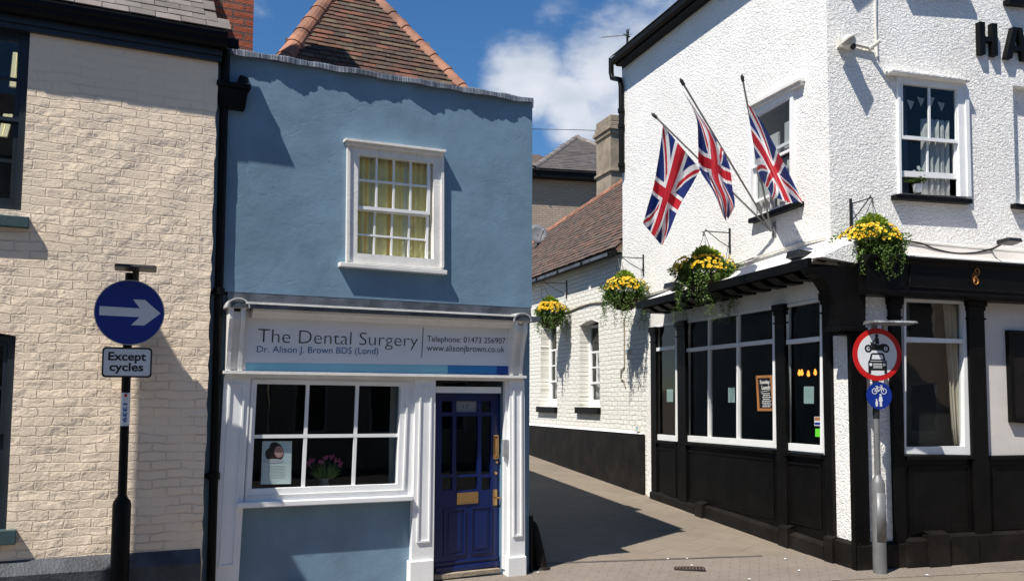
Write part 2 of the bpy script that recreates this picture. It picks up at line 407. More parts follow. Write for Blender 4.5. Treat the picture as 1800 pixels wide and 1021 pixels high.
M = dict(
    cream=brick('cream_painted_brick', (.87, .705, .53), (.88, .72, .545), (.84, .68, .51), bw=.232, rh=.079, ms=.007, wob=.019, bumpd=.0115, nb=.003, painted=True, patchy=1, lump=.17),
    white_brick=brick('white_painted_brick', (.80, .78, .71), (.83, .81, .74), (.72, .70, .63), bw=.24, rh=.082, ms=.010, wob=.010, bumpd=.018, nb=.004, painted=True, lump=.5),
    red_brick=brick('red_brick', (.34, .075, .035), (.42, .11, .05), (.13, .085, .07), ms=.010, wob=.005, bumpd=.008),
    red_brick_side=brick('red_brick_side', (.34, .075, .035), (.42, .11, .05), (.13, .085, .07), ms=.010, wob=.005, bumpd=.008, axis='yz'),
    buff_brick=brick('buff_brick', (.34, .26, .19), (.40, .31, .23), (.26, .21, .17), ms=.012, wob=.006, bumpd=.008),
    rough=roughcast('white_roughcast', (.90, .88, .84)),
    blue=render_blue('blue_render', (.152, .244, .325)),
    white=paint('white_gloss_paint', (.80, .80, .79), .35, .04, .0015, dirt=.10),
    white_old=paint('weathered_white_paint', (.74, .72, .68), .55, .07, .004, dirt=.3),
    plaster=paint('pinkish_white_plaster', (.66, .61, .56), .7, .05, .003, dirt=.1),
    black=paint('black_gloss_paint', (.0035, .0032, .0031), .45, .3, .004, dirt=0, spec=.14, dust=.05),
    black_matt=paint('black_masonry_paint', (.0085, .007, .006), .6, .4, .006, spec=.18, dust=.2),
    navy_dark=paint('dark_blue_black_paint', (.012, .019, .027), .42, .2, .002, spec=.4),
    teal=paint('dark_teal_paint', (.035, .07, .075), .5, .15, .003),
    door_blue=paint('royal_blue_gloss', (.003, .013, .085), .3, .12, .001),
    lead=paint('weathered_lead', (.10, .11, .125), .5, .45, .006, scale=22, metal=.35, dirt=.3),
    coping=paint('streaky_lead_coping', (.12, .135, .16), .55, .4, .003, scale=14, metal=.2, dirt=.4),
    iron=paint('black_iron', (.014, .014, .015), .45, .2, .002, spec=.4),
    grey_steel=paint('grey_galvanised', (.19, .19, .19), .48, .14, .002, scale=20, metal=.35, dirt=.2),
    pale_steel=paint('pale_galvanised', (.42, .43, .43), .45, .14, .002, metal=.4, dirt=.2),
    lamp_metal=paint('crumpled_metal', (.26, .27, .27), .4, .6, .02, scale=14, metal=.5, dirt=.5), brass=paint('brass', (.62, .38, .16), .28, .15, .001, metal=.9),
    slate=tilemat('slate', [(.16, .135, .12), (.19, .165, .15), (.14, .12, .11), (.21, .18, .16)], .7, .12),
    slate_dark=tilemat('old_slate', [(.085, .072, .068), (.11, .095, .088), (.07, .06, .058), (.10, .08, .07)], .75, .3),
    tiles=tilemat('clay_tiles', [(.095, .05, .034), (.12, .062, .04), (.07, .043, .033), (.17, .068, .042), (.085, .062, .045), (.105, .05, .036), (.13, .09, .055), (.062, .04, .032)], .85, .6),
    tiles2=tilemat('red_clay_tiles', [(.125, .082, .064), (.145, .09, .068), (.10, .07, .056), (.165, .09, .064), (.125, .092, .074), (.09, .07, .058)], .85, .5),
    terracotta=paint('terracotta', (.28, .125, .075), .75, .4, .004, scale=14, dirt=.3),
    stone=paint('buff_stone', (.27, .22, .16), .85, .25, .01, dirt=.35),
    glass=glass('window_glass', (.93, .95, .95)), glass_dim=glass('dim_glass', (.86, .88, .88)), glass_up=glass('upper_glass', (.9, .92, .92), .9),
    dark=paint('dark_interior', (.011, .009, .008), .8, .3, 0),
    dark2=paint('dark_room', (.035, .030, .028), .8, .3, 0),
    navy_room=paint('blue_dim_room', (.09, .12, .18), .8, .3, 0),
    curtain_white=paint('white_net_curtain', (.40, .40, .39), .9, .08, .003),
    curtain_cream=paint('cream_curtain', (.42, .36, .28), .9, .1, .003),
    sign_white=paint('sign_white', (.66, .67, .68), .35, .03, 0),
    sign_blue=paint('sign_blue', (.006, .026, .22), .3, .04, 0),
    sign_red=paint('sign_red', (.50, .012, .012), .3, .05, 0),
    sign_black=paint('sign_black', (.010, .010, .011), .35, .05, 0),
    sky_strip=paint('light_blue_strip', (.24, .52, .64), .35, .03, 0),
    mid_strip=paint('mid_blue_strip', (.025, .20, .47), .35, .03, 0),
    deep_strip=paint('deep_blue_strip', (.01, .055, .28), .35, .03, 0),
    cap_grey=paint('cap_grey_paint', (.45, .45, .45), .5, .2, .003), board=paint('fascia_white', (.74, .75, .77), .32, .02, 0),
    text_blue=paint('lettering_blue', (.035, .12, .30), .4, .03, 0),
    text_grey=paint('lettering_grey', (.05, .05, .055), .4, .03, 0),
    gold=paint('gold_leaf', (.42, .17, .03), .4, .2, .001, metal=.3),
    wood=paint('pine_frame', (.36, .15, .05), .5, .25, .002),
    chalk=paint('chalk', (.7, .7, .68), .9, .05, 0),
    card_dim=paint('dim_card', (.20, .22, .24), .6, .1, 0), notice=paint('notice_paper', (.42, .56, .55), .7, .05, 0), paper=paint('paper', (.80, .90, .87), .7, .04, 0),
    green_sticker=paint('green_sticker', (.12, .6, .03), .5, .05, 0),
    bulb=emis('warm_bulb', (1, .30, .04), 2.2),
    tube=emis('office_tube', (1, .92, .6), .42),
    leaf=leafmat('basket_leaf', (.045, .10, .014), (.14, .23, .035)),
    leaf_l=leafmat('bright_leaf', (.16, .26, .02), (.36, .44, .05)),
    petal=leafmat('yellow_petal', (.75, .42, .01), (.85, .62, .02), .2),
    coir=paint('coir_liner', (.045, .025, .016), .95, .3, .01, scale=40),
    pink=leafmat('pink_petal', (.35, .03, .14), (.5, .08, .25), .2),
    flag_red=flagmat('flag_red', (.50, .014, .028)), flag_blue=flagmat('flag_blue', (.010, .026, .16)), flag_white=flagmat('flag_white', (.78, .77, .78)),
    pole=paint('pole_grey', (.19, .18, .165), .45, .15, .001, metal=.3),
    camwhite=paint('off_white_plastic', (.62, .60, .54), .5, .1, .002),
    dish=paint('grey_dish', (.17, .17, .18), .5, .1, .001),
    skin=paint('printed_skin', (.70, .38, .34), .6, .08, 0), hair=paint('printed_hair', (.035, .015, .018), .6, .2, 0),
    poster_top=paint('poster_blue_grey', (.72, .85, .9), .6, .12, 0), print_grey=paint('print_grey', (.30, .38, .37), .7, .05, 0),
    sandy=paint('sandy_render', (.62, .46, .32), .9, .1, .004), render_opp=paint('opposite_render', (.50, .42, .33), .9, .1, .004), opp_brick=brick('opposite_brick', (.25, .12, .08), (.3, .15, .1), (.2, .17, .14)),
    rubber=paint('tyre_rubber', (.02, .02, .02), .7, .2, .002), car_paint=paint('dark_car_paint', (.03, .035, .045), .2, .05, 0),
)
def curtain_stripes(name):
    m, t, p = newmat(name); b = NB(t); o = b.obj()
    x = b.n('ShaderNodeSeparateXYZ', {0: o}).outputs[0]
    k = b.n('ShaderNodeTexNoise', {'Vector': b.n('ShaderNodeCombineXYZ', {0: b.m('MULTIPLY', x, 11.0)}).outputs[0], 'Scale': 1.0, 'Detail': 1.0}).outputs['Fac']
    cr = b.n('ShaderNodeValToRGB', {0: k}); e = cr.color_ramp; e.interpolation = 'EASE'
    e.elements[0].position = .36; e.elements[0].color = (.66, .66, .52, 1); e.elements[1].position = .64; e.elements[1].color = (.85, .55, .16, 1)
    q = e.elements.new(.46); q.color = (.84, .72, .30, 1); q = e.elements.new(.55); q.color = (.88, .78, .36, 1)
    t.links.new(cr.outputs[0], p.inputs['Base Color']); p.inputs['Roughness'].default_value = .9
    return m
M['stripes'] = curtain_stripes('striped_curtain_cloth')

# ------------------------------------------------------------------ faces
def groundhit(px, py, z=0.0):
    r = ray(px, py); t = (z - H) / r.z; return CAM + r * t
AZL, AZF, AZB = -18.6, 71.4, 64.0
ldir = Vector((sin(R(AZL)), cos(R(AZL)), 0))
pB = groundhit(926, 1000, .08)
FB = Face((pB.x, pB.y), AZB)                 # blue house front, u=0 at its right corner, u negative to the left
FC = Face(tuple((FB.O + FB.n * .15)[:2]), AZB)  # cream house front, 12 cm proud
pC = groundhit(1508, 1005, 0)
FLo = Face((pC.x, pC.y), AZL + 180)          # through plinth corner
tmpF = Face((pC.x, pC.y), AZF)
O = pC - FLo.n * .08 - tmpF.n * .08
FL = Face((O.x, O.y), AZL + 180)             # lane side of the pub; u negative going up the lane
FF = Face((O.x, O.y), AZF)                   # shopfront plane on the street
sU = -FL.u_(1457, 250)
OU = O + ldir * sU
FU = Face((OU.x, OU.y), AZF)                 # upper front wall, set back
d0l = pC.dot(ldir)
def gz(x, y):
    s = Vector((x, y, 0)).dot(ldir) - d0l
    if s <= -.6: return 0.0
    if s < .6: return .0608 * (s + .6) ** 2 / 2.4
    return .0608 * s
print('setback', sU, 'O', O, 'pB', pB)

# ------------------------------------------------------------------ ground
kerbA = Vector((-3.1, 7.5, 0)); kdir = Vector((sin(R(75)), cos(R(75)), 0)); kn = Vector((kdir.y, -kdir.x, 0))
M['asphalt'] = ground_mat('asphalt', (.12, .112, .105), (.13, .12, .112), (.11, .105, .10), 3, 3, .001, 0, bd=.008)
M['lane'] = ground_mat('lane_paving', (.212, .172, .130), (.228, .186, .142), (.172, .140, .108), .72, .46, .006, R(AZL + 58))
M['pave'] = ground_mat('pavement_blocks', (.212, .176, .142), (.226, .188, .152), (.182, .152, .124), .21, .105, .005, R(-75 + 90))
g = MB(); g.add([(-400, -400, -.125), (400, -400, -.125), (400, 400, -.125), (-400, 400, -.125)], [[0, 1, 2, 3]])
tag(obj('road', g, M['asphalt'], recalc=False), kind='structure')
# pavement with kerb : grid following gz
def sheet(name, poly_fn, step, mat, x0, x1, y0, y1, dz):
    g = MB(); nx = int((x1 - x0) / step); ny = int((y1 - y0) / step); idx = {}
    for j in range(ny + 1):
        for i in range(nx + 1):
            x = x0 + i * step; y = y0 + j * step
            g.v.append((x, y, gz(x, y) + dz))
    for j in range(ny):
        for i in range(nx):
            x = x0 + (i + .5) * step; y = y0 + (j + .5) * step
            if poly_fn(x, y):
                a = j * (nx + 1) + i; g.f.append([a, a + 1, a + nx + 2, a + nx + 1]); g.mi.append(0)
    o = obj(name, g, mat, recalc=False, smooth=True)
    return tag(o, kind='structure')
def strip(name, mat, s0, s1, t0, t1, dz, ds=.4, dt=.4):
    """sheet in kerb coordinates: s along kerb, t away from road"""
    g = MB(); ns = max(1, round((s1 - s0) / ds)); n_t = max(1, round((t1 - t0) / dt))
    for j in range(n_t + 1):
        for i in range(ns + 1):
            p = kerbA + kdir * (s0 + (s1 - s0) * i / ns) - kn * (t0 + (t1 - t0) * j / n_t)
            g.v.append((p.x, p.y, gz(p.x, p.y) + dz))
    for j in range(n_t):
        for i in range(ns):
            a = j * (ns + 1) + i; g.f.append([a, a + 1, a + ns + 2, a + ns + 1]); g.mi.append(0)
    return g
tag(obj('lane_paving', strip('', None, -14, 22, .1, 46, 0), M['lane'], recalc=False, smooth=True), kind='structure')
k = MB()
for i in range(40):
    a = kerbA + kdir * (-14 + i * .9); b_ = kerbA + kdir * (-14 + i * .9 + .89)
    c = (a + b_) / 2 - kn * .06; c.z = -.065
    k.obox(c, kdir * .445, kn * .06, Vector((0, 0, .068)))
tag(obj('kerb', k, M['stone'], bevel=.01), kind='structure')
# block paved pavement strip (front edge of the lane paving is at the dark channel line)
pl = groundhit(985, 996, .03); pr = groundhit(1340, 983, .02)
chd = (pr - pl); chd.z = 0; chd.normalize()
def band(name, mat, off0, off1, sa, sb, dz, step=.3):
    g = MB(); nn = Vector((chd.y, -chd.x, 0)); n = int((sb - sa) / step); mrows = max(1, int(abs(off1 - off0) / .3))
    for j in range(mrows + 1):
        for i in range(n + 1):
            p = pl + chd * (sa + (sb - sa) * i / n) + nn * (off0 + (off1 - off0) * j / mrows)
            g.v.append((p.x, p.y, gz(p.x, p.y) + dz))
    for j in range(mrows):
        for i in range(n):
            a = j * (n + 1) + i; g.f.append([a, a + 1, a + n + 2, a + n + 1]); g.mi.append(0)
    return g
tag(obj('pavement', band('', None, 0, 1.25, -5.5, 9, .005), M['pave'], recalc=False, smooth=True), kind='structure')
M['channel'] = paint('drain_channel', (.075, .065, .055), .8, .3, .004)
tag(obj('drain_channel', band('', None, -.035, .02, -.2, (pr - pl).length, .009), M['channel'], recalc=False), kind='structure')
M['slab'] = ground_mat('pale_slabs', (.27, .225, .185), (.30, .25, .205), (.13, .11, .09), .6, .6, .008, R(AZL))

# ------------------------------------------------------------------ windows
def glazing(parent, face, q, cols, rows, d, bar=.022, dd=.03, border=.045, mat=None, gmat=None, name='sash', thick_bottom=None, colpos=None, rowpos=None, gname='glass_pane'):
    """one sash: border frame + glazing bars (one mesh), glass behind as its sub-part"""
    mat = mat or M['white']; gmat = gmat or M['glass']
    mb = MB(); tb = thick_bottom or border
    mb.frame(q, border, border, border, tb, d - dd, d)
    a0, a1 = border / q.W, 1 - border / q.W; b0, b1 = border / q.H, 1 - tb / q.H
    cp = colpos or [a0 + (a1 - a0) * i / cols for i in range(1, cols)]
    rp = rowpos or [b0 + (b1 - b0) * i / rows for i in range(1, rows)]
    hw = bar / 2 / q.W; hh = bar / 2 / q.H
    for r_ in rp: mb.prism(q.poly(a0, r_ - hh, a1, r_ + hh), d - dd * .9, d - .003)
    ys = [b0] + rp + [b1]
    for c_ in cp:
        for i in range(len(ys) - 1):
            t0 = ys[i] + (hh if i else 0); t1 = ys[i + 1] - (hh if i < len(ys) - 2 else 0)
            mb.prism(q.poly(c_ - hw, t0, c_ + hw, t1), d - dd * .9, d - .005)
    s = obj(name, mb, mat, parent, face)
    gb = MB().prism(q.poly(a0 * .7, b0 * .7, 1 - (1 - a1) * .7, 1 - (1 - b1) * .7), d - dd * .55 - .004, d - dd * .55)
    obj(gname, gb, gmat, s, face)
    return s
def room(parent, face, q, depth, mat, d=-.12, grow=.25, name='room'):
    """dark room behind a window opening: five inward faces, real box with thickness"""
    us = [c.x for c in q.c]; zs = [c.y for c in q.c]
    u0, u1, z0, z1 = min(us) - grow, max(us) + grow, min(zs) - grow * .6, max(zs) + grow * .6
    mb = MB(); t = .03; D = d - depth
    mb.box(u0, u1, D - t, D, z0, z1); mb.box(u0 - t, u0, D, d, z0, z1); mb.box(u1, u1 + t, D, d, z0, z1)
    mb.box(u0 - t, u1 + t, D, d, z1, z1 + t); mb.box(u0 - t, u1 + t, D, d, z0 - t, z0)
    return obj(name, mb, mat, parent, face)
def curtain(parent, face, q, d, mat, folds=9, amp=.018, name='curtain', seed=1):
    rnd = random.Random(seed); mb = MB(); n = folds * 8; mrow = 6
    ph = [rnd.uniform(0, 6) for _ in range(3)]
    vs = []
    for j in range(mrow + 1):
        for i in range(n + 1):
            a = i / n; p = q.at(a, j / mrow)
            off = amp * (sin(a * folds * 2 * pi + ph[0]) + .5 * sin(a * folds * 3.3 * pi + ph[1]))
            vs.append((p[0], -(d + off), p[1]))
    fs = [[j * (n + 1) + i, j * (n + 1) + i + 1, (j + 1) * (n + 1) + i + 1, (j + 1) * (n + 1) + i] for j in range(mrow) for i in range(n)]
    mb.add(vs, fs); o = obj(name, mb, mat, parent, face, smooth=True, recalc=False)
    sm = o.modifiers.new('s', 'SOLIDIFY'); sm.thickness = .003
    return o
def textmesh(s, size_off=0.0):
    cu = bpy.data.curves.new('t', 'FONT'); cu.body = s; cu.size = 1; cu.offset = size_off; cu.resolution_u = 4; cu.fill_mode = 'BOTH'
    o = bpy.data.objects.new('t', cu); COL.objects.link(o)
    bpy.context.view_layer.update()
    dg = bpy.context.evaluated_depsgraph_get(); me = bpy.data.meshes.new_from_object(o.evaluated_get(dg))
    vs = [v.co[:] for v in me.vertices]; fs = [list(p.vertices) for p in me.polygons]
    bpy.data.objects.remove(o); bpy.data.curves.remove(cu); bpy.data.meshes.remove(me)
    return vs, fs
def text(name, s, q, d, mat, parent, face, off=0.0, rot=0, mw=None):
    vs, fs = textmesh(s, off)
    x0 = min(v[0] for v in vs); x1 = max(v[0] for v in vs); y0 = min(v[1] for v in vs); y1 = max(v[1] for v in vs)
    out = []
    for v in vs:
        a = (v[0] - x0) / (x1 - x0); b_ = 1 - (v[1] - y0) / (y1 - y0)
        if rot == -90: a, b_ = 1 - b_, a
        p = q.at(a, b_); out.append((p[0], -d, p[1]))
    mb = MB(); mb.add(out, fs); return obj(name, mb, mat, parent, face, recalc=False, mw=mw)

# ------------------------------------------------------------------ roofs of real tiles
def tiled(polyuv, tw, gauge, lap, th, origin, e, g, n, jit=.004, mb=None, seed=3):
    """tiles over polygon (a along e, b up slope g) ; returns mesh in world coordinates"""
    rnd = random.Random(seed); mb = mb or MB()
    A = [p[0] for p in polyuv]; B = [p[1] for p in polyuv]
    def inside(x, y):
        c = False; m_ = len(polyuv)
        for i in range(m_):
            x1, y1 = polyuv[i]; x2, y2 = polyuv[(i + 1) % m_]
            if (y1 > y) != (y2 > y) and x < (x2 - x1) * (y - y1) / (y2 - y1) + x1: c = not c
        return c
    row = 0; b_ = min(B)
    while b_ < max(B):
        a = min(A) - (tw / 2 if row % 2 else 0); wob = rnd.uniform(-.004, .004)
        while a < max(A):
            if inside(a + tw / 2, b_ + gauge / 2):
                L_ = gauge + lap; tl = th / L_ * 1.3
                gg = (g - n * tl).normalized(); jj = rnd.uniform(-jit, jit)
                c = origin + e * (a + tw / 2) + g * (b_ + L_ / 2 + wob + jj) + n * (th * 1.2 + rnd.uniform(0, jit))
                mb.obox(c, e * (tw / 2 - .003), gg * (L_ / 2), n * (th / 2))
            a += tw
        b_ += gauge; row += 1
    return mb
def hip_tiles(p0, p1, r, seg=.30, up=Vector((0, 0, 1)), mb=None):
    mb = mb or MB(); d = (p1 - p0); Ln = d.length; d.normalize(); x = d.cross(up).normalized(); y = x.cross(d).normalized()
    k = int(Ln / seg) + 1; n = 9
    for i in range(k):
        a = p0 + d * (i * seg) + y * .012 * 0; b_ = p0 + d * ((i + 1) * seg + .03)
        ra, rb = r * 1.06, r * .94
        vs = []
        for (c, rr) in ((a, ra), (b_, rb)):
            for rad in (rr, rr - .018):
                for q in range(n):
                    t = pi * q / (n - 1); vs.append(c + x * cos(t) * rad + y * (sin(t) * rad - .03))
        fs = []
        for q in range(n - 1):
            fs += [[q, q + 1, 2 * n + q + 1, 2 * n + q], [n + q + 1, n + q, 3 * n + q, 3 * n + q + 1], [q + 1, q, n + q, n + q + 1], [2 * n + q, 2 * n + q + 1, 3 * n + q + 1, 3 * n + q]]
        fs += [[0, 2 * n, 3 * n, n], [n - 1, 2 * n - 1, 4 * n - 1, 3 * n - 1]]
        mb.add(vs, fs)
    return mb
ID = Matrix.Identity(4)
def plane_hit(px, py, o, n):
    r = ray(px, py); t = (o - CAM).dot(n) / r.dot(n); return CAM + r * t

# ================================================================== CREAM HOUSE (left)
cream = root('brick_house', FC.mw, 'cream painted brick house with dark gutter at the left edge, beside the blue house', 'house')
cw_r0 = FC.h(383, 108); cw_r1 = FC.h(355, 975)
zt = cw_r0[1]; ULEFT = -9.0
uw_r = FC.u_(47, 200)
winU = RQ(FC, uw_r - 1.05, FC.z_(36, 370), uw_r, FC.z_(52, 62) + .03)
winU.c[1].x = FC.u_(53, 62); winU.c[2].x = FC.u_(37, 370)
lw_r = FC.u_(20, 750)
winL = RQ(FC, lw_r - 1.0, FC.z_(12, 935), lw_r, FC.z_(27, 590))
winL.c[1].x = FC.u_(28, 590); winL.c[2].x = FC.u_(11, 925)
archL = winL.poly(); archL = [archL[0], winL.at(.3, -.025), winL.at(.7, -.03), archL[1], archL[2], archL[3]]
# irregular right hand edge of old brickwork
edge = []
rnd = random.Random(5); nE = 60
for i in range(nE + 1):
    t = i / nE; u = cw_r0[0] * (1 - t) + cw_r1[0] * t; z = cw_r0[1] * (1 - t) + (-.3) * t
    edge.append((u + rnd.uniform(-.009, .009), z))
obj('wall', holed_wall([(ULEFT, -.3), (ULEFT, zt)] + edge, [winU.poly(), archL], -.15, 0), M['cream'], cream)
uR = FC.u_(400, 70, .16)
# fascia, soffit and gutter
zf0 = zt - .015; zg0 = FC.z_(383, 84, .1); zg1 = FC.z_(398, 57, .16)
mb = MB(); mb.box(ULEFT, cw_r0[0] + .03, -.05, .045, zf0, zg0 + .03); mb.box(ULEFT, cw_r0[0] + .03, .0452, .065, zf0 + .05, zg0 + .05)
obj('fascia', mb, M['navy_dark'], cream)
mb = MB(); mb.hprofile([(.066, zg0), (.125, zg0), (.15, zg0 + .03), (.155, zg0 + .075), (.175, zg0 + .09), (.175, zg1), (.160, zg1), (.155, zg1 - .03), (.07, zg1 - .06)], ULEFT, uR)
mb.box(uR, FC.u_(420, 75, .10), .05, .10, zg0 + .03, zg0 + .11)
obj('gutter', mb, M['black'], cream, smooth=False)
# roof of slates (swept verge at the right)
ea = Vector(FC.w(ULEFT, .19, zg1 + .005)); e = FC.u; sl_ = R(46)
g_ = (-FC.n * cos(sl_) + Vector((0, 0, 1)) * sin(sl_)); nn = e.cross(g_)
uE = FC.u_(397, 53, .19) - ULEFT
poly = [(0, 0), (uE, 0), (uE - .10, .22), (uE - .14, .5), (uE - .16, 4), (0, 4)]
mb = tiled(poly, .22, .115, .10, .008, ea, e, g_, nn, seed=4)
rf = obj('roof', mb, M['slate'], cream, mw=ID, recalc=False)
mb = MB(); vs = [ea + e * p[0] + g_ * p[1] - nn * .004 for p in poly]; vs2 = [v - nn * .05 for v in vs]
mb.add(vs + vs2, [[0, 1, 2, 3, 4, 5], [11, 10, 9, 8, 7, 6]] + [[(i + 1) % 6, i, i + 6, (i + 1) % 6 + 6] for i in range(6)])
obj('roof_boarding', mb, M['navy_dark'], rf, mw=ID)
# windows
def dark_sash(parent, face, q, d, nm):
    fr = MB(); fr.frame(q.inset(-.0, -.0, 0, 0), .055, .05, .055, .05, d - .05, d)
    w = obj('window', fr, M['navy_dark'], parent, face)
    qi = q.inset(.055, .05, .055, .05)
    glazing(w, face, qi.sub(0, 0, 1, .505), 3, 2, d - .01, bar=.028, border=.035, mat=M['navy_dark'], gmat=M['glass_up'])
    glazing(w, face, qi.sub(0, .485, 1, 1), 3, 2, d - .045, bar=.028, border=.04, mat=M['navy_dark'], thick_bottom=.06, gmat=M['glass_up'])
    return w
wU = dark_sash(cream, FC, winU, -.045, 'u'); wL = dark_sash(cream, FC, winL, -.06, 'l')
room(cream, FC, winU, 1.6, M['navy_room']); room(cream, FC, winL, 1.2, M['dark2'])
def sill(parent, face, pxl, pxr, d, th, mat, back=-.05, over=0):
    a = face.h(pxl[0], pxl[1], d); b_ = face.h(pxr[0], pxr[1], d)
    mb = MB(); vs = []
    mb.prism([(a[0], a[1]), (b_[0], b_[1]), (b_[0], b_[1] - th), (a[0], a[1] - th)], back, d)
    return obj('sill', mb, mat, parent, face, bevel=.006)
zs = FC.z_(50, 381, .07)
mb = MB().box(uw_r - 1.15, FC.u_(51, 390, .07), -.05, .07, zs - .095, zs); obj('sill', mb, M['teal'], cream, bevel=.006)
zs = FC.z_(28, 931, .07)
mb = MB().box(lw_r - 1.1, FC.u_(28, 940, .07), -.05, .07, zs - .12, zs); obj('sill', mb, M['teal'], cream, bevel=.006)
# plinth with sloping top
zp = FC.z_(353, 967, .03)
mb = MB().hprofile([(-.01, zp + .02), (.025, zp), (.10, zp - .10), (.10, -.3), (-.01, -.3)], ULEFT, FC.u_(352, 1000, .06))
M['plinth'] = paint('bitumen_plinth', (.048, .052, .062), .6, .5, .008, dirt=.3)
obj('plinth', mb, M['plinth'], cream)
# office lights seen through the upper window
def ceil_light(pts, d, label):
    q = Quad(FC, pts, d); mb = MB(); mb.prism(q.poly(0, 0, .44, 1), d - .03, d); mb.prism(q.poly(.56, 0, 1, 1), d - .03, d)
    r_ = root('ceiling_light', FC.mw @ Matrix.Translation((q.c[0].x, -d, q.c[0].y)), label, 'ceiling light')
    obj('tube', mb, M['tube'], r_, FC); obj('housing', MB().prism(q.poly(-.1, -.03, 1.1, 1.03), d - .08, d - .035), M['pale_steel'], r_, FC)
ceil_light([(23, 92), (39, 93), (34, 152), (17, 150)], -.7, 'glowing twin tube office light behind the top pane of the upstairs left window')
ceil_light([(6, 200), (22, 201), (12, 239), (-3, 238)], -.75, 'lower glowing office light half cut off by the left edge of the photo')

# drainpipe and hopper in the corner
dp = 0.07; upx = FB.u_(379.5, 700, dp)
zh = FB.z_(410, 152, .12)
pipe = MB(); zgt = zg0 + .05
pipe.tube([(upx, -dp, zh - .05), (upx, -dp, -.3)], .040, 14)
pipe.tube([(upx - .0, -dp - .02, zgt), (upx, -dp - .02, zh)], .042, 14)
dpo = obj('drainpipe', pipe, M['black'], cream, FB, smooth=True)
hb = MB(); u0h, u1h = FB.u_(384, 170, .15), FB.u_(436, 170, .15); z0h = FB.z_(410, 189, .15); z1h = FB.z_(410, 155, .15)
hb.add([(u0h, -.02, z1h), (u1h, -.02, z1h), (u1h, -.16, z1h), (u0h, -.16, z1h), (u0h + .02, -.02, z0h), (u1h - .02, -.02, z0h), (u1h - .02, -.13, z0h), (u0h + .02, -.13, z0h)],
       [[0, 1, 2, 3], [7, 6, 5, 4], [0, 4, 5, 1], [1, 5, 6, 2], [2, 6, 7, 3], [3, 7, 4, 0]])
hb.box(u0h - .02, u1h + .022, .0, .18, z1h + .002, z1h + .05)
obj('hopper', hb, M['black'], dpo, FB, bevel=.006)
ob = MB().tube([(u1h - .01, -.04, z1h + .13), (u1h - .05, -.10, z1h + .12), (u1h - .08, -.13, z1h + .03)], .035, 10)
obj('overflow_pipe', ob, M['black'], dpo, FB, smooth=True)
for pyc in (512, 836):
    zc = FB.z_(378, pyc, dp); c_ = MB().tube([(upx, -dp, zc - .035), (upx, -dp, zc - .03), (upx, -dp, zc + .03), (upx, -dp, zc + .035)], [.045, .056, .056, .045], 14)
    c_.box(upx - .085, upx + .085, .0, .03, zc - .02, zc + .02)
    obj('collar', c_, M['black'], dpo, FB, smooth=True)
# red chimney rising behind
uc0, uc1 = FB.u_(372, 60, -.45), FB.u_(445, 60, -.45); zcb = FB.z_(410, 110, -.45)
mb = MB().box(uc0, uc1, -1.3, -.45, zcb - .4, zcb + 3.2)
obj('chimney', mb, M['red_brick'], cream, FB)

# ================================================================== BLUE HOUSE (dental surgery)
blue = root('terraced_house', FB.mw, 'small blue rendered shop house with white shopfront and tiled pyramid roof', 'house')
uL, uRt = FB.u_(340, 700), FB.u_(931, 600)
ztop = FB.z_(936, 183, .05)
zsplit = FB.z_(930, 541, .05)
wq = Quad(FB, [(609, 250), (778, 270), (778, 474), (607, 461)], .05)
obj('upper_wall', holed_wall([(uL, zsplit), (uL, ztop), (uRt, ztop), (uRt, zsplit)], [wq.inset(.02, .02, .02, .02).poly()], -.18, .05), M['blue'], blue)
sq = Quad(FB, [(441, 664), (711, 668), (706, 862), (431, 873)], 0)
dq = Quad(FB, [(766, 664), (884.5, 668), (882, 1003), (762, 1018)], 0)
dqb = dq.poly(); dqh = [dqb[0], dqb[1], (dqb[2][0], -.2), (dqb[3][0], -.2)]
sqh = sq.inset(.03, .03, .03, .03)
obj('lower_wall', holed_wall([(uL, -.3), (uL, zsplit - .002), (uRt, zsplit - .002), (uRt, -.3)], [sqh.poly(), dq.inset(.0, 0, 0, .02).poly()], -.18, 0), M['blue'], blue)
# side wall along the lane
LBs = 9.5
FS = Face(tuple((FB.w(uRt, .05, 0))[:2]), AZL)      # facing the lane; u runs away up the lane
mb = MB(); mb.box(.24, LBs, -.25, 0, -.3, ztop - .01); obj('side_wall', mb, M['blue'], blue, FS)
obj('side_plinth', MB().box(.02, LBs, .0, .03, -.3, FS.z_(934, 905, .03)), M['black_matt'], blue, FS)
# coping with a wavy dressed lead edge
cp = MB(); n = 70; zc0 = ztop - .004; zc1 = FB.z_(936, 172, .1)
ua, ub = FB.u_(399, 95, .10), FB.u_(937, 178, .10)
rnd = random.Random(11); ph = [rnd.uniform(0, 6) for _ in range(8)]
vs = []
for i in range(n * 4 + 1):
    t = i / (n * 4); u = ua + (ub - ua) * t
    wv = .010 * sin(t * 29 + ph[0]) + .005 * sin(t * 61 + ph[1]) + .0025 * sin(t * 151 + ph[2]) + rnd.uniform(-.0025, .0025)
    saw = .008 * ((t * 7.3 + .3) % 1.0)
    dfr = .100 + wv + saw; zb = -.004 + .006 * sin(t * 43 + ph[3])
    vs += [(u, .22, zc1 + .02), (u, -dfr + .012, zc1 + .004 * sin(t * 50)), (u, -dfr, zc1 - .012), (u, -dfr - .004, zc0 + zb), (u, -.051, zc0 + .004), (u, .22, zc0 + .004)]
fs = []
for i in range(n * 4):
    for k in range(6):
        q = (k + 1) % 6; fs.append([i * 6 + k, i * 6 + q, (i + 1) * 6 + q, (i + 1) * 6 + k])
fs += [[0, 1, 2, 3, 4, 5], [n * 24 + k for k in (5, 4, 3, 2, 1, 0)]]
cp.add(vs, fs); obj('coping', cp, M['coping'], blue)
obj('side_coping', MB().box(.10, LBs, -.27, .05, zc0, zc1 + .01), M['coping'], blue, FS)
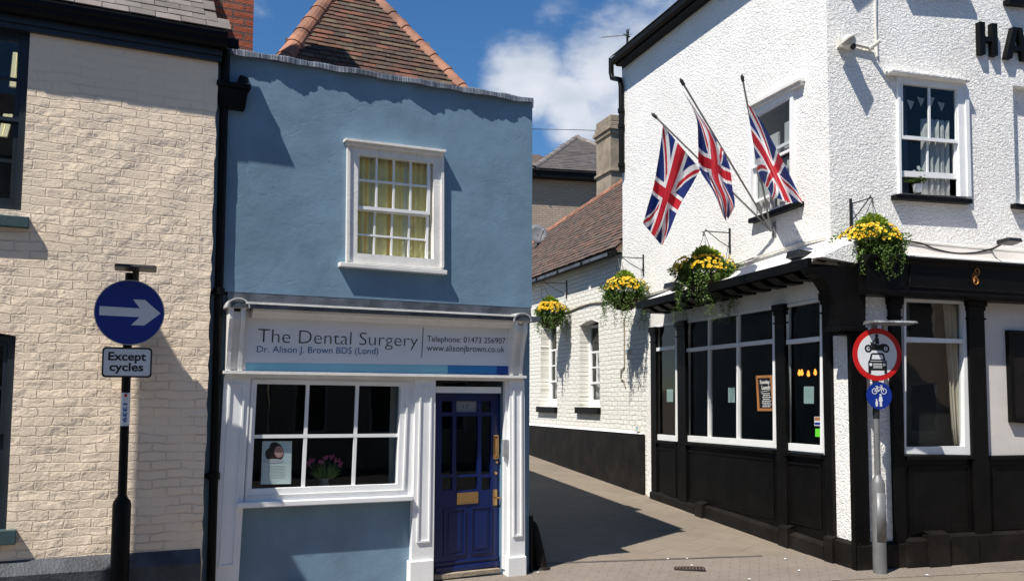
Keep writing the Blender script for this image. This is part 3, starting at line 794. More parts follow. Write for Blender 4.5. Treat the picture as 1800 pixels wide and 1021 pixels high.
# party wall at left and rear
mb = MB(); mb.box(uL, uRt - 2.9, -8, -7.8, -.2, ztop); mb.box(uL, uL + .2, -7.8, -.19, -.2, ztop - .02); obj('rear_wall', mb, M['blue'], blue)
mb = MB().box(uL + .2, uRt - .02, -3.4, -.18, ztop - .45, ztop - .35); obj('flat_roof', mb, M['lead'], blue)
# pyramid tile roof behind the parapet
dR = -1.5
bl = FB.w(FB.u_(486, 98, dR), dR, 0); br = FB.w(FB.u_(836, 153, dR), dR, 0)
zb_ = FB.z_(660, 132, dR) - .28
ub0, ub1 = FB.loc(bl)[0] - .12, FB.loc(br)[0] + .20
dA = dR - 1.5; uA = FB.u_(612, -52, dA); zA = FB.z_(612, -52, dA)
A0 = FB.w(ub0, dR, zb_); A1 = FB.w(ub1, dR, zb_); AP = FB.w(uA, dA, zA)
fdir = (A1 - A0).normalized(); nrm = (A1 - A0).cross(AP - A0).normalized(); gdir = nrm.cross(fdir).normalized()
if gdir.z < 0: gdir = -gdir
if nrm.dot(FB.n) < 0: nrm = -nrm
pa = [(0, 0), ((A1 - A0).length, 0), ((AP - A0).dot(fdir), (AP - A0).dot(gdir))]
print('roof slope', math.degrees(math.asin(gdir.z)), 'apex', AP, 'base', A0, A1)
mb = tiled(pa, .155, .088, .07, .021, A0, fdir, gdir, nrm, jit=.006, seed=8)
rf = obj('roof', mb, M['tiles'], blue, mw=ID, recalc=False)
back = -FB.n * 5
B1 = A1 + ldir * 4.5; B0 = A0 + ldir * 4.5; AP2 = AP + ldir * 3.0
mb = MB(); mb.add([A0 - nrm * .01, A1 - nrm * .01, AP - nrm * .01, B1, B0, AP2], [[0, 1, 2], [1, 3, 5, 2], [4, 0, 2, 5], [3, 4, 5]])
obj('roof_boarding', mb, M['tiles'], rf, mw=ID)
mb = MB(); hip_tiles(A0 - gdir * .05, AP, .115, mb=mb, up=Vector((0, 0, 1))); hip_tiles(A1 - gdir * .05, AP, .105, mb=mb); hip_tiles(AP, AP2, .11, mb=mb)
obj('hip_tiles', mb, M['terracotta'], rf, mw=ID, recalc=False)

# upper sash window
wob = MB(); wob.frame(wq, .115, .12, .11, .10, -.02, .075)
w = obj('window', wob, M['white_old'], blue)
obj('frame_moulding', MB().frame(wq.inset(.0, .02, .0, .02), .03, .0, .03, .0, .0751, .095), M['white_old'], w, FB)
qi = Quad(FB, [(626.5, 264), (756, 279), (753, 467), (623, 461)], .03)
qa = Quad(FB, [(626, 265), (756, 280), (755, 378), (625, 367)], .03)
qb = Quad(FB, [(625, 364), (755, 377), (753, 471), (622, 462)], .03)
glazing(w, FB, qa, 4, 2, .045, bar=.021, dd=.03, border=.032, mat=M['white'], gmat=M['glass'])
glazing(w, FB, qb, 4, 2, .010, bar=.019, dd=.03, border=.026, mat=M['white'], gmat=M['glass'], thick_bottom=.055)
room(blue, FB, qi, .9, M['dark2'])
crt = curtain(w, FB, Quad(FB, [(622, 255), (760, 272), (757, 480), (618, 470)], -.045), -.05, M['stripes'], 8, .012)
hd = Quad(FB, [(607, 243), (783, 264), (783, 268), (607, 247)], .13)
mb = MB(); a = hd.c[0]; b_ = hd.c[1]; mb.prism([(a.x, a.y), (b_.x, b_.y), (b_.x, b_.y - .025), (a.x, a.y - .025)], .05, .15)
mb.prism([(a.x + .02, a.y - .026), (b_.x - .02, b_.y - .026), (b_.x - .02, b_.y - .055), (a.x + .02, a.y - .055)], .05, .115)
obj('hood', mb, M['white_old'], w, FB)
a = FB.h(598, 460, .13); b_ = FB.h(787, 475, .13)
mb = MB().prism([(a[0], a[1]), (b_[0], b_[1]), (b_[0], b_[1] - .045), (a[0], a[1] - .045)], -.02, .125); obj('sill', mb, M['white_old'], w, FB, bevel=.006)

# shopfront joinery
sf = MB()
# dark lead band above cornice
za = FB.z_(660, 527, .03); zcT = FB.z_(670, 543, .27)
obj('lead_flashing', MB().hprofile([(.0, zsplit - .003), (.048, zsplit - .003), (.055, zcT + .02), (.28, zcT), (.28, zcT - .05), (.0, zcT - .05)], FB.u_(398, 540), uRt - .01), M['lead'], blue)
mb = MB(); mb.hprofile([(.0, zcT - .051), (.24, zcT - .051), (.235, zcT - .075), (.19, zcT - .09), (.17, zcT - .125), (.0, zcT - .125)], FB.u_(437, 560), FB.u_(902, 570))
mb.box(FB.u_(432, 530, .28), FB.u_(905, 553, .28), .281, .292, zcT - .014, zcT + .006)
obj('cornice', mb, M['white_old'], blue)
# fascia board and writing
bq = Quad(FB, [(437, 545), (903, 567), (895, 658), (431, 655)], .09)
fb = obj('fascia_sign', MB().prism(bq.poly(), .0, .09), M['board'], blue)
obj('frame', MB().frame(bq.inset(-.035, -.0, -.05, 0), .035, 0, .05, 0, .0, .11), M['white_old'], fb, FB)
s1 = Quad(FB, [(432, 637), (787, 641.5), (787, 656.5), (431, 655)], .092); s1b = Quad(FB, [(787, 641.5), (873, 642.8), (873, 658), (787, 656.5)], .092); s1c = Quad(FB, [(873, 642.8), (895.5, 643.2), (895, 658), (873, 658)], .092)
obj('stripe', MB().prism(s1.poly(), .0902, .0925), M['sky_strip'], fb, FB)
obj('stripe', MB().prism(s1b.poly(), .0902, .0925), M['mid_strip'], fb, FB)
obj('stripe', MB().prism(s1c.poly(), .0902, .0925), M['deep_strip'], fb, FB)
text('lettering', 'The Dental Surgery', Quad(FB, [(454, 577.5), (735, 588), (733.5, 615.5), (452.5, 609)], .092), .093, M['sign_black'], fb, FB, off=-.016)
text('lettering', 'Dr. Alison J. Brown BDS (Lond)', Quad(FB, [(452, 607.5), (665.5, 611), (664.5, 626), (451, 622.5)], .092), .093, M['text_blue'], fb, FB)
text('lettering', 'Telephone: 01473 256907', Quad(FB, [(751, 590), (888.5, 594), (888, 607), (750.5, 603.5)], .092), .093, M['text_grey'], fb, FB)
text('lettering', 'www.alisonjbrown.co.uk', Quad(FB, [(750, 605.5), (887, 608.5), (886.5, 622.5), (749.5, 620)], .092), .093, M['text_grey'], fb, FB)
obj('divider', MB().prism(Quad(FB, [(743.4, 576), (744.6, 576), (742, 628), (740.8, 628)], .092).poly(), .0902, .0925), M['text_grey'], fb, FB)
# lower cornice strip
a = FB.h(393, 651, .14); b_ = FB.h(925, 660, .14)
mb = MB().prism([(a[0], a[1]), (b_[0], b_[1]), (b_[0], b_[1] - .028), (a[0], a[1] - .028)], .0, .15)
mb.prism([(a[0] + .02, a[1] - .029), (b_[0] - .02, b_[1] - .029), (b_[0] - .02, b_[1] - .06), (a[0] + .02, a[1] - .06)], .0, .11)
obj('string_moulding', mb, M['white_old'], blue)
# consoles
def console(q):
    """q: quad of the console body at depth ~.2"""
    us = (q.c[0].x + q.c[3].x) / 2, (q.c[1].x + q.c[2].x) / 2; z1, z0 = max(q.c[0].y, q.c[1].y), min(q.c[2].y, q.c[3].y)
    u0_, u1_ = us; wd = u1_ - u0_; hgt = z1 - z0
    prof = [(.0, z1), (.25, z1), (.25, z1 - .10), (.20, z1 - .22), (.155, z1 - .40), (.125, z1 - .60), (.11, z0), (.0, z0)]
    mb = MB(); rw = wd * .27
    mb.hprofile(prof, u0_, u0_ + rw); mb.hprofile(prof, u1_ - rw, u1_)
    pr2 = [(p[0] - .035 if p[0] > 0 else 0, p[1] - (.03 if i == 1 else 0)) for i, p in enumerate(prof)]; pr2[0] = (0, z1 - .03)
    mb.hprofile(pr2, u0_ + rw, u1_ - rw)
    c_ = obj('console', mb, M['white_old'], blue, FB)
    cap = MB(); n = 12; r_ = wd / 2 + .02; cu = (u0_ + u1_) / 2
    arch = [(cu + r_ * cos(pi * i / n), z1 + .002 + r_ * .85 * sin(pi * i / n)) for i in range(n + 1)]
    cap.prism(arch, .0, .265); obj('arched_cap', cap, M['white_old'], c_, FB)
    cap = MB(); ar2 = [(cu + (r_ + .014) * cos(pi * i / n), z1 + .002 + (r_ * .85 + .016) * sin(pi * i / n)) for i in range(n + 1)]
    arI = [(cu + (r_ + .001) * cos(pi * i / n), z1 + .002 + (r_ * .85 + .001) * sin(pi * i / n)) for i in range(n + 1)]
    for i in range(n): cap.prism([ar2[i], ar2[i + 1], arI[i + 1], arI[i]], .0, .29)
    obj('cap_flashing', cap, M['cap_grey'], c_, FB)
console(Quad(FB, [(403, 541), (433, 543), (426, 651), (400, 651)], .22))
console(Quad(FB, [(905, 566), (929, 567), (921, 659), (900, 659)], .22))
# pilasters
def pilaster(q, d, base=None, panel=True):
    mb = MB().prism(q.poly(), -.0, d); p_ = obj('pilaster', mb, M['white'], blue, FB)
    if panel:
        qi = q.inset(q.W * .2, .09, q.W * .2, .35)
        obj('panel_moulding', MB().frame(qi, .016, .016, .016, .016, d + .0005, d + .014), M['white'], p_, FB)
    if base:
        bq_ = Quad(FB, base, d + .03); b0 = [tuple(c) for c in bq_.c]; b0[2] = (b0[2][0], -.05); b0[3] = (b0[3][0], -.05)
        mb = MB().prism(b0, .0, d + .03); zt_ = (b0[0][1] + b0[1][1]) / 2
        obj('base_block', mb, M['white'], p_, FB, bevel=.008)
    return p_
z_low = -.1
def pq(tl, tr, brx, blx, d):
    q = Quad(FB, [tl, tr, (brx[0], brx[1]), (blx[0], blx[1])], d); return q
pilaster(pq((394, 657), (441, 660), (417, 1060), (372, 1066), .07), .07)
pilaster(pq((731, 664), (766, 665), (762, 1012), (723, 1016), .08), .08, [(721, 987), (763, 983), (762.5, 1014), (720, 1018)])
pilaster(pq((896, 668), (922, 668), (923, 1000), (896, 1002), .10), .10, [(893.5, 980), (926, 977), (926, 1002), (893, 1005)])
obj('door_jamb', MB().prism(Quad(FB, [(888, 668), (896, 668), (896, 1001), (885.5, 1000)], .055).poly(), -.0, .055), M['white'], blue, FB)
# shop window
so_ = Quad(FB, [(441, 660), (731, 664), (724, 872), (429, 884)], .05)
fr = MB(); big = Quad(FB, [(451, 674), (704, 678.5), (697.5, 850), (441.5, 859)], .03)
P = [so_.poly(), big.poly()]
for i in range(4):
    j = (i + 1) % 4; fr.prism([P[0][i], P[0][j], P[1][j], P[1][i]], -.03, .05)
w = obj('shop_window', fr, M['white'], blue, FB)
fr = MB().frame(big.inset(-.05, -.04, -.075, -.06), .018, .018, .018, .001, .0505, .066); obj('frame_moulding', fr, M['white'], w, FB)
hb_ = .52
qa = big.sub(0, 0, 1, hb_)
gl = glazing(w, FB, big.inset(-.02, -.02, -.02, -.02), 3, 2, .02, bar=.034, dd=.03, border=.022, mat=M['white'], gmat=M['glass_dim'],
             colpos=[.348, .685], rowpos=[.505])
a = FB.h(418, 884, .15); b_ = FB.h(728, 871, .15)
mb = MB().prism([(a[0], a[1]), (b_[0], b_[1]), (b_[0], b_[1] - .052), (a[0], a[1] - .052)], .0, .13); obj('sill', mb, M['white'], w, FB, bevel=.008)
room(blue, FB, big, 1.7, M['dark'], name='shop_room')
obj('curtain_panel', MB().prism(Quad(FB, [(688, 672), (712, 672), (708, 865), (684, 865)], -.25).poly(), -.28, -.25), M['curtain_white'], blue, FB)
# poster with photo of a woman
po = Quad(FB, [(461.5, 775), (513.5, 775), (511.5, 850), (458.5, 851)], -.02)
pr_ = root('poster', FB.mw @ Matrix.Translation((po.c[3].x, .02, po.c[3].y)), 'pale poster with portrait of a smiling dark haired woman in the shop window', 'poster')
obj('sheet', MB().prism(po.poly(), -.026, -.023), M['paper'], pr_, FB)
obj('picture', MB().prism(po.poly(.03, .02, .97, .5), -.0228, -.0218), M['poster_top'], pr_, FB)
def blob(q, cx, cy, rx, ry, d0, d1, n=18, rot=0):
    pts = []
    for i in range(n):
        a = 2 * pi * i / n; x = rx * cos(a); y = ry * sin(a)
        pts.append(q.at(cx + x * cos(rot) - y * sin(rot), cy + x * sin(rot) + y * cos(rot)))
    return MB().prism(pts, d0, d1)
obj('hair', blob(po, .48, .23, .27, .19, -.0216, -.0211, rot=.5), M['hair'], pr_, FB)
obj('hair', blob(po, .30, .31, .2, .15, -.0215, -.02105, rot=.2), M['hair'], pr_, FB)
obj('shoulders', blob(po, .38, .46, .36, .05, -.0209, -.0205), M['sign_white'], pr_, FB)
obj('face', blob(po, .56, .25, .155, .135, -.0203, -.02, rot=.25), M['skin'], pr_, FB)
obj('eyes', blob(po, .50, .215, .028, .009, -.0198, -.0195), M['hair'], pr_, FB); obj('eyes', blob(po, .62, .23, .028, .009, -.0198, -.0195), M['hair'], pr_, FB)
obj('mouth', blob(po, .54, .305, .05, .01, -.0198, -.0195, rot=-.2), M['sign_white'], pr_, FB)
ln = MB()
for i in range(9): ln.prism(po.poly(.2 + .04 * (i % 3), .58 + i * .035, .8 - .03 * (i % 2), .586 + i * .035), -.0229, -.0224)
obj('print', ln, M['print_grey'], pr_, FB)
# tulips in a vase
fv = FB.w(FB.u_(570, 850, -.22), -.22, FB.z_(570, 853, -.22) - .05)
mv = FB.mw @ Matrix.Translation((FB.u_(570, 850, -.22), .22, FB.z_(570, 853, -.22) - .08))
vr = root('flower_vase', mv, 'vase of pink flowers standing inside the shop window', 'vase')
obj('vase', MB().lathe((0, 0, 0), [(.05, 0), (.06, .05), (.04, .12), (.05, .15)]), M['dish'], vr, mw=mv, smooth=True)
st = MB(); pe = MB(); rnd = random.Random(2)
for (dx, dz) in ((-.16, .30), (.0, .36), (.13, .33), (.16, .28), (-.04, .32), (.07, .36), (-.13, .33)):
    st.tube([(0, 0, .1), (dx * .4, .01, dz * .6), (dx, rnd.uniform(-.03, .03), dz)], .004, 5)
    for k in range(10):
        a = rnd.uniform(0, 6.28); c = Vector((dx, 0, dz)) + Vector((rnd.uniform(-.022, .022), rnd.uniform(-.02, .02), rnd.uniform(-.015, .02)))
        x = Vector((cos(a), .3, sin(a))) * .015; y = Vector((-sin(a), .2, cos(a))) * .012
        pe.add([c - x, c - y, c + x, c + y], [[0, 1, 2, 3]])
for k in range(26):
    a = rnd.uniform(-1.1, 1.1); l = rnd.uniform(.12, .22); x0 = Vector((0, 0, .12)); d_ = Vector((sin(a), rnd.uniform(-.3, .3), cos(a))); s_ = Vector((cos(a), 0, -sin(a))) * .012
    st.add([x0, x0 + d_ * l * .6 + s_, x0 + d_ * l, x0 + d_ * l * .6 - s_], [[0, 1, 2, 3]])
obj('stems', st, M['leaf'], vr, mw=mv, recalc=False); obj('petals', pe, M['pink'], vr, mw=mv, recalc=False)
# transom light and door
tq = Quad(FB, [(767, 667), (880, 671), (880, 679.5), (767, 679)], -.02)
obj('transom_window', MB().prism(tq.poly(), -.03, -.02), M['glass_dim'], blue, FB)
obj('transom_bar', MB().prism(Quad(FB, [(766, 679), (881, 680), (881, 691), (766, 690)], .02).poly(), -.12, .02), M['white'], blue, FB)
dd = -.07
dl = Quad(FB, [(767, 690), (880, 691), (877.5, 998), (763.5, 1012)], dd)
def dr(a0, b0, a1, b1): return Quad(FB, [(a0, b0), (a1, b0), (a1, b1), (a0, b1)], dd)
vx = [(767, 879), (776.5, 794), (801.6, 838.3), (845.8, 862.3)]
colsx = [(776.5, 794), (801.6, 838.3), (845.8, 862.3)]; rowsy = [(704.7, 724.7), (731.7, 834), (840, 861)]
def dst(px, py):
    # pixel to (s,t) in the door leaf
    t = (py - 690.5) / 314.0; x0 = 767 - 3.5 * t; x1 = 880 - 2.5 * t; s_ = (px - x0) / (x1 - x0)
    t = (py - (690 + s_)) / ((1012 - 14 * s_) - (690 + s_)); return s_, t
holes = []
for cx in colsx:
    for ry in rowsy:
        s0_, t0_ = dst(cx[0], ry[0]); s1_, t1_ = dst(cx[1], ry[1]); holes.append(dl.poly(s0_, t0_, s1_, t1_))
door = obj('door', holed_wall(dl.poly(), holes, dd - .045, dd), M['door_blue'], blue, FB)
for h in holes: obj('door_glass', MB().prism(h, dd - .03, dd - .025), M['glass_dim'], door, FB)
pm = MB()
for (s0_, s1_) in ((.13, .46), (.54, .87)):
    pm.frame(dl.sub(s0_, .64, s1_, .90), .018, .018, .018, .018, dd + .0005, dd + .012)
    pm.prism(dl.poly(s0_ + .07, .665, s1_ - .07, .875), dd + .0005, dd + .009)
obj('panel_moulding', pm, M['door_blue'], door, FB)
mb = MB().prism(dl.poly(0, .955, 1, .985), dd + .001, dd + .03); mb.prism(dl.poly(0, .93, 1, .942), dd + .001, dd + .018); obj('weather_bar', mb, M['door_blue'], door, FB, bevel=.004)
def dbox(x0, y0, x1, y1, d0, d1):
    s0_, t0_ = dst(x0, y0); s1_, t1_ = dst(x1, y1); return MB().prism(dl.poly(s0_, t0_, s1_, t1_), dd + d0, dd + d1)
lp = dbox(801.6, 867, 838.8, 884.6, .0006, .012); lp.v = lp.v; q = dbox(806, 871, 834, 880.5, .0125, .02); lp.add(q.v, q.f)
obj('letter_plate', lp, M['brass'], door, FB, bevel=.002)
def dpt(px, py, d): s_, t_ = dst(px, py); p = dl.at(s_, t_); return (p[0], -(dd + d), p[1])
hm = MB(); hm.tube([dpt(871.5, 768, .0), dpt(871.5, 770, .04), dpt(871.5, 802, .04), dpt(871.5, 804, .0)], .011, 10)
q = dbox(866.8, 765, 876.4, 807, .0006, .006); hm.add(q.v, q.f); obj('pull_handle', hm, M['brass'], door, FB, smooth=True)
hm = dbox(865.5, 861, 873, 888, .0006, .01); hm.tube([dpt(869, 874, .0), dpt(869, 874, .045), dpt(877.5, 876, .05)], .009, 10); obj('lever_handle', hm, M['brass'], door, FB, smooth=True)
for (x, y, r_) in ((872, 813, .012), (870, 832, .016)):
    hm = MB().tube([dpt(x, y, .0005), dpt(x, y, .02)], r_, 12); obj('lock', hm, M['brass'], door, FB, smooth=True)
text('number', '17', dl.sub(.42, .065, .52, .09), dd - .023, M['text_grey'], door, FB)
pq_ = holes[3]; obj('number_card', MB().prism(pq_, dd - .0245, dd - .0238), M['card_dim'], door, FB)
ic = MB().prism(Quad(FB, [(884.5, 772), (893.5, 772), (892.5, 802), (883.5, 802)], .075).poly(), .0555, .085)
obj('intercom', ic, M['pale_steel'], blue, FB, bevel=.004)
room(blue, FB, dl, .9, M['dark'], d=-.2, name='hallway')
thr = Quad(FB, [(762, 1010), (878, 998), (878, 1004), (762, 1018)], .0); obj('threshold', MB().prism(thr.poly(), -.15, .03), M['stone'], blue, FB)

# black bollard guarding the corner
bp = groundhit(950, 992, .1); bmw = Matrix.Translation((bp.x, bp.y, gz(bp.x, bp.y) - .02))
br_ = root('bollard', bmw, 'short black rounded bollard leaning against the corner of the blue house', 'bollard')
hB = (992 - 908) / 160 * 1.0
t_ = MB(); tv = Vector((-.09, .02, 0))
t_.tube([Vector((0, 0, 0)), Vector((0, 0, .1)) + tv * .15, Vector((0, 0, hB * .6)) + tv * .6, Vector((0, 0, hB * .9)) + tv * .95, Vector((0, 0, hB * .99)) + tv, Vector((0, 0, hB * 1.03)) + tv], [.085, .078, .07, .06, .04, .01], 16)
obj('post', t_, M['black_matt'], br_, mw=bmw, smooth=True)
t_ = MB().lathe((0, 0, 0), [(.12, 0), (.11, .03), (.085, .05)], 16); obj('base_collar', t_, M['black_matt'], br_, mw=bmw, smooth=True)

# ================================================================== PUB (right)
pub = root('pub', FF.mw, 'white roughcast corner pub with black timber shopfront on the right', 'pub')
z_eave = FL.z_(1096, 121, 0); print('eave', z_eave)
uFar = FL.u_(1094, 300)             # far (left) end of upper wall
uUC = FL.u_(1457, 250)              # upper corner
zJ = FL.z_(1455, 417, 0)            # line of the cable / top of the coving
zJ2 = FL.z_(1130, 520, 0)
print('zJ', zJ, zJ2, 'uFar', uFar)
# lane windows
wUp = Quad(FL, [(1318, 196), (1397, 150), (1396, 356), (1318, 386)], 0)
wA = Quad(FL, [(1153, 572), (1192, 565), (1192, 776), (1152, 772)], .0)
wB = Quad(FL, [(1207, 564), (1364, 538), (1365, 787), (1206, 775)], .0)
wC = Quad(FL, [(1382, 536), (1448, 524), (1449, 796), (1382, 790)], .0)
uBr = FL.u_(1137, 700)
holes = [wUp.poly(), wA.inset(.02, .03, .02, .03).poly(), wB.inset(.02, .03, .02, .03).poly(), wC.inset(.02, .03, .02, .03).poly()]
zmid = FL.z_(1097, 470)
outer = [(uBr, -.4), (-.003, -.4), (-.003, zJ - .30), (uUC - .003, zJ - .28), (uUC - .003, z_eave + .15), (uFar, z_eave + .15), (uFar, FL.z_(1094, 480)), (uFar + .12, FL.z_(1110, 540)), (uBr, FL.z_(1133, 565))]
obj('lane_wall', holed_wall(outer, holes, -.065, 0), M['rough'], pub, FL)
# front walls
FUu = lambda px, py, d=0: FU.h(px, py, d)
wF = Quad(FU, [(1575, 132), (1697, 147), (1702, 347), (1578, 341)], 0)
rec = Quad(FU, [(1780, 150), (1900, 165), (1905, 372), (1786, 358)], 0)
top2 = Quad(FU, [(1601, -180), (1700, -170), (1703, -28), (1604, -34)], 0)
top3 = Quad(FU, [(1779, -160), (1900, -150), (1905, 10), (1782, 1)], 0)
gable = [(.003, zJ - .5), (9, zJ - .5), (9, z_eave + .2), (4.5, z_eave + 3.6), (.003, z_eave + .15)]
obj('front_wall', holed_wall(gable, [wF.poly(), rec.poly(), top2.poly(), top3.poly()], -.2, 0), M['rough'], pub, FU)
obj('blind_recess', MB().prism(rec.inset(-.03, -.03, -.03, -.03).poly(), -.26, -.12), M['rough'], pub, FU)
wS = Quad(FF, [(1589, 521), (1709, 526), (1709, 799), (1589, 797)], 0)
zFt = FF.z_(1590, 452, .1)
obj('shopfront_wall', holed_wall([(0.002, -.4), (9, -.4), (9, zFt), (0.002, zFt)], [wS.inset(.02, .02, .02, .02).poly()], -.065, 0), M['plaster'], pub, FF)
obj('corner_render', MB().box(.02, FF.u_(1571, 800, .01), .0005, .012, -.2, zFt - .2), M['rough'], pub, FF)
# eaves : soffit box, gutter, roof slab
ev = .19; e0 = FL.u_(1073, 106, ev + .10)
mb = MB(); mb.box(e0, uUC + .0, .001, ev, z_eave, z_eave + .16); mb.box(e0, uFar - .001, -6, .001, z_eave, z_eave + .16)
sf_ = obj('soffit', mb, M['black'], pub, FL)
gt = MB().hprofile([(ev + .001, z_eave + .03), (ev + .05, z_eave + .02), (ev + .09, z_eave + .05), (ev + .10, z_eave + .12), (ev + .001, z_eave + .12)], e0 - .02, uUC + .3)
obj('gutter', gt, M['black'], pub, FL)
rs = R(38); rg = (-FL.n * cos(rs) + Vector((0, 0, 1)) * sin(rs)); rn = FL.u.cross(rg)
o_ = FL.w(e0 - .06, ev + .10, z_eave + .13)
mb = tiled([(0, 0), (uUC - e0 + .5, 0), (uUC - e0 + .5, 5), (2.2, 5)], .25, .18, .1, .009, o_, FL.u, rg, rn, seed=12)
rr = obj('roof', mb, M['slate_dark'], pub, mw=ID, recalc=False)
mb = MB(); P_ = [(0, 0), (uUC - e0 + .5, 0), (uUC - e0 + .5, 5), (3.2, 5)]; vs = [o_ + FL.u * p[0] + rg * p[1] - rn * .003 for p in P_]; vs2 = [v - rn * .06 for v in vs]
o2 = FL.w(e0 - .06, -9, z_eave + .13); vs3 = [vs[0], o2, vs[3]]
mb.add(vs + vs2, [[0, 1, 2, 3], [7, 6, 5, 4]] + [[(i + 1) % 4, i, i + 4, (i + 1) % 4 + 4] for i in range(4)]); mb.add(vs3, [[0, 1, 2]])
obj('roof_boarding', mb, M['black_matt'], rr, mw=ID)
# rear downpipe with swan neck
dpz = z_eave; P0 = [(-.23, ev * .3, 0), (-.23, .04, -.18), (-.20, .04, -.28), (-.07, .04, -.42), (-.055, .04, -.55), (-.055, .04, -3.0)]
pd = .055; up_1 = FL.u_(1077, 125, pd + .03); up_2 = FL.u_(1092, 200, pd)
zz_ = [FL.z_(1078, y, pd) for y in (106, 130, 140, 150, 163)]
pts = [(up_1, -pd - .06, zz_[0]), (up_1, -pd - .06, zz_[1]), (up_1 + .02, -pd - .05, zz_[2]), (up_2 - .03, -pd - .01, zz_[3]), (up_2, -pd, zz_[4]), (up_2, -pd, FL.z_(1093, 303, pd))]
t_ = MB().tube(pts, .048, 12)
for y in (195, 222, 290): z = FL.z_(1087, y, pd); t_.tube([(up_2, -pd, z), (up_2, -pd, z - .07)], .062, 12)
obj('downpipe', t_, M['black'], pub, FL, smooth=True)
# ---- upstairs lane window
fr = MB().frame(wUp, .075, .11, .06, .02, -.06, .03); w = obj('window', fr, M['white'], pub, FL)
a = FL.h(1314, 184, .1); b_ = FL.h(1404, 136, .1)
mb = MB().prism([(a[0], a[1]), (b_[0], b_[1]), (b_[0], b_[1] - .04), (a[0], a[1] - .04)], .0, .10); mb.prism([(a[0] + .02, a[1] - .041), (b_[0] - .02, b_[1] - .041), (b_[0] - .02, b_[1] - .08), (a[0] + .02, a[1] - .08)], .0, .06)
obj('hood', mb, M['white_old'], w, FL)
qin = wUp.inset(.075, .11, .06, .02)
glazing(w, FL, qin.sub(0, 0, 1, .52), 1, 1, .01, border=.035, gmat=M['glass_up'])
glazing(w, FL, qin.sub(0, .40, 1, .86), 1, 1, -.03, border=.04, gmat=M['glass_up'])
curtain(w, FL, qin.sub(-.1, .45, .45, 1.02), -.10, M['curtain_white'], 5, .02, seed=3)
curtain(w, FL, qin.sub(.4, .55, 1.1, 1.02), -.14, M['curtain_white'], 4, .015, seed=9)
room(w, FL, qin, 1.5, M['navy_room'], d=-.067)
for k, (s0_, s1_) in enumerate(((.28, .52), (.68, .95))):
    q = qin.sub(s0_, .24 - .05 * k, s1_, .46); mb = MB().prism(q.poly(), -.12, -.09); obj('chair_back', mb, M['curtain_white'], w, FL)
a = FL.h(1315, 385, .09); b_ = FL.h(1403, 353, .09)
mb = MB().prism([(a[0], a[1]), (b_[0], b_[1]), (b_[0], b_[1] - .06), (a[0], a[1] - .06)], -.05, .09); obj('sill', mb, M['black'], w, FL)
# ---- upstairs front window
fr = MB().frame(wF, .035, .11, .16, .001, -.03, .035); w = obj('window', fr, M['white'], pub, FU)
obj('frame_moulding', MB().prism(wF.inset(0, .1, 0, 0).sub(.95, 0, 1, 1).poly(), .0355, .055), M['white'], w, FU)
a = FU.h(1567, 120, .12); b_ = FU.h(1705, 138, .12)
mb = MB().prism([(a[0], a[1]), (b_[0], b_[1]), (b_[0], b_[1] - .05), (a[0], a[1] - .05)], .0, .13); obj('hood', mb, M['rough'], w, FU, bevel=.015)
qin = Quad(FU, [(1581, 142), (1682, 155), (1684, 344), (1582, 340)], .0)
glazing(w, FU, qin.sub(0, 0, 1, .52), 2, 1, .02, bar=.03, border=.035, gmat=M['glass'])
glazing(w, FU, qin.sub(0, .48, 1, .845), 2, 1, -.015, bar=.025, border=.035, thick_bottom=.07, gmat=M['glass'])
room(w, FU, qin, 1.3, M['dark'])
curtain(w, FU, qin.sub(.45, .30, .93, 1.0), -.07, M['curtain_white'], 5, .022, seed=5)
bn = MB()
for i in range(5):
    t0_ = .06 + i * .18; yy = .10 + .03 * sin(i * 1.7)
    bn.prism([qin.at(t0_, yy), qin.at(t0_ + .13, yy + .01), qin.at(t0_ + .07, yy + .09)], -.12, -.118)
obj('bunting', bn, M['curtain_white'], w, FU)
a = FU.h(1576, 341, .10); b_ = FU.h(1710, 350, .10)
mb = MB().prism([(a[0], a[1]), (b_[0], b_[1]), (b_[0], b_[1] - .055), (a[0], a[1] - .055)], -.05, .10); obj('sill', mb, M['black'], w, FU)
# potted plant on the inside of the sill
pm_ = FU.mw @ Matrix.Translation((FU.u_(1613, 338, -.12), .12, FU.z_(1613, 338, -.12)))
pp = root('potted_plant', pm_, 'small potted plant with white flowers inside the open upstairs front window', 'plant')
obj('pot', MB().lathe((0, 0, 0), [(.05, 0), (.065, .10), (.07, .10)]), M['sign_white'], pp, mw=pm_, smooth=True)
lf = MB(); fl = MB(); rnd = random.Random(31)
for k in range(150):
    d_ = Vector((rnd.gauss(0, 1), rnd.gauss(0, .6), abs(rnd.gauss(0, 1)) + .2)).normalized(); c = Vector((0, 0, .12)) + d_ * rnd.uniform(.04, .16)
    x = d_.cross(Vector((rnd.random(), rnd.random(), rnd.random()))).normalized() * .02; y = d_ * .03; lf.add([c - x, c + y, c + x, c - y], [[0, 1, 2, 3]])
for (x, z) in ((-.02, .30), (-.09, .24), (.01, .27), (.05, .22)):
    for k in range(6):
        a_ = k * 1.05; c = Vector((x, -.05, z)); fl.add([c, c + Vector((cos(a_ - .5), 0, sin(a_ - .5))) * .03, c + Vector((cos(a_ + .5), -.01, sin(a_ + .5))) * .03], [[0, 1, 2]])
obj('leaves', lf, M['leaf'], pp, mw=pm_, recalc=False); obj('petals', fl, M['sign_white'], pp, mw=pm_, recalc=False)
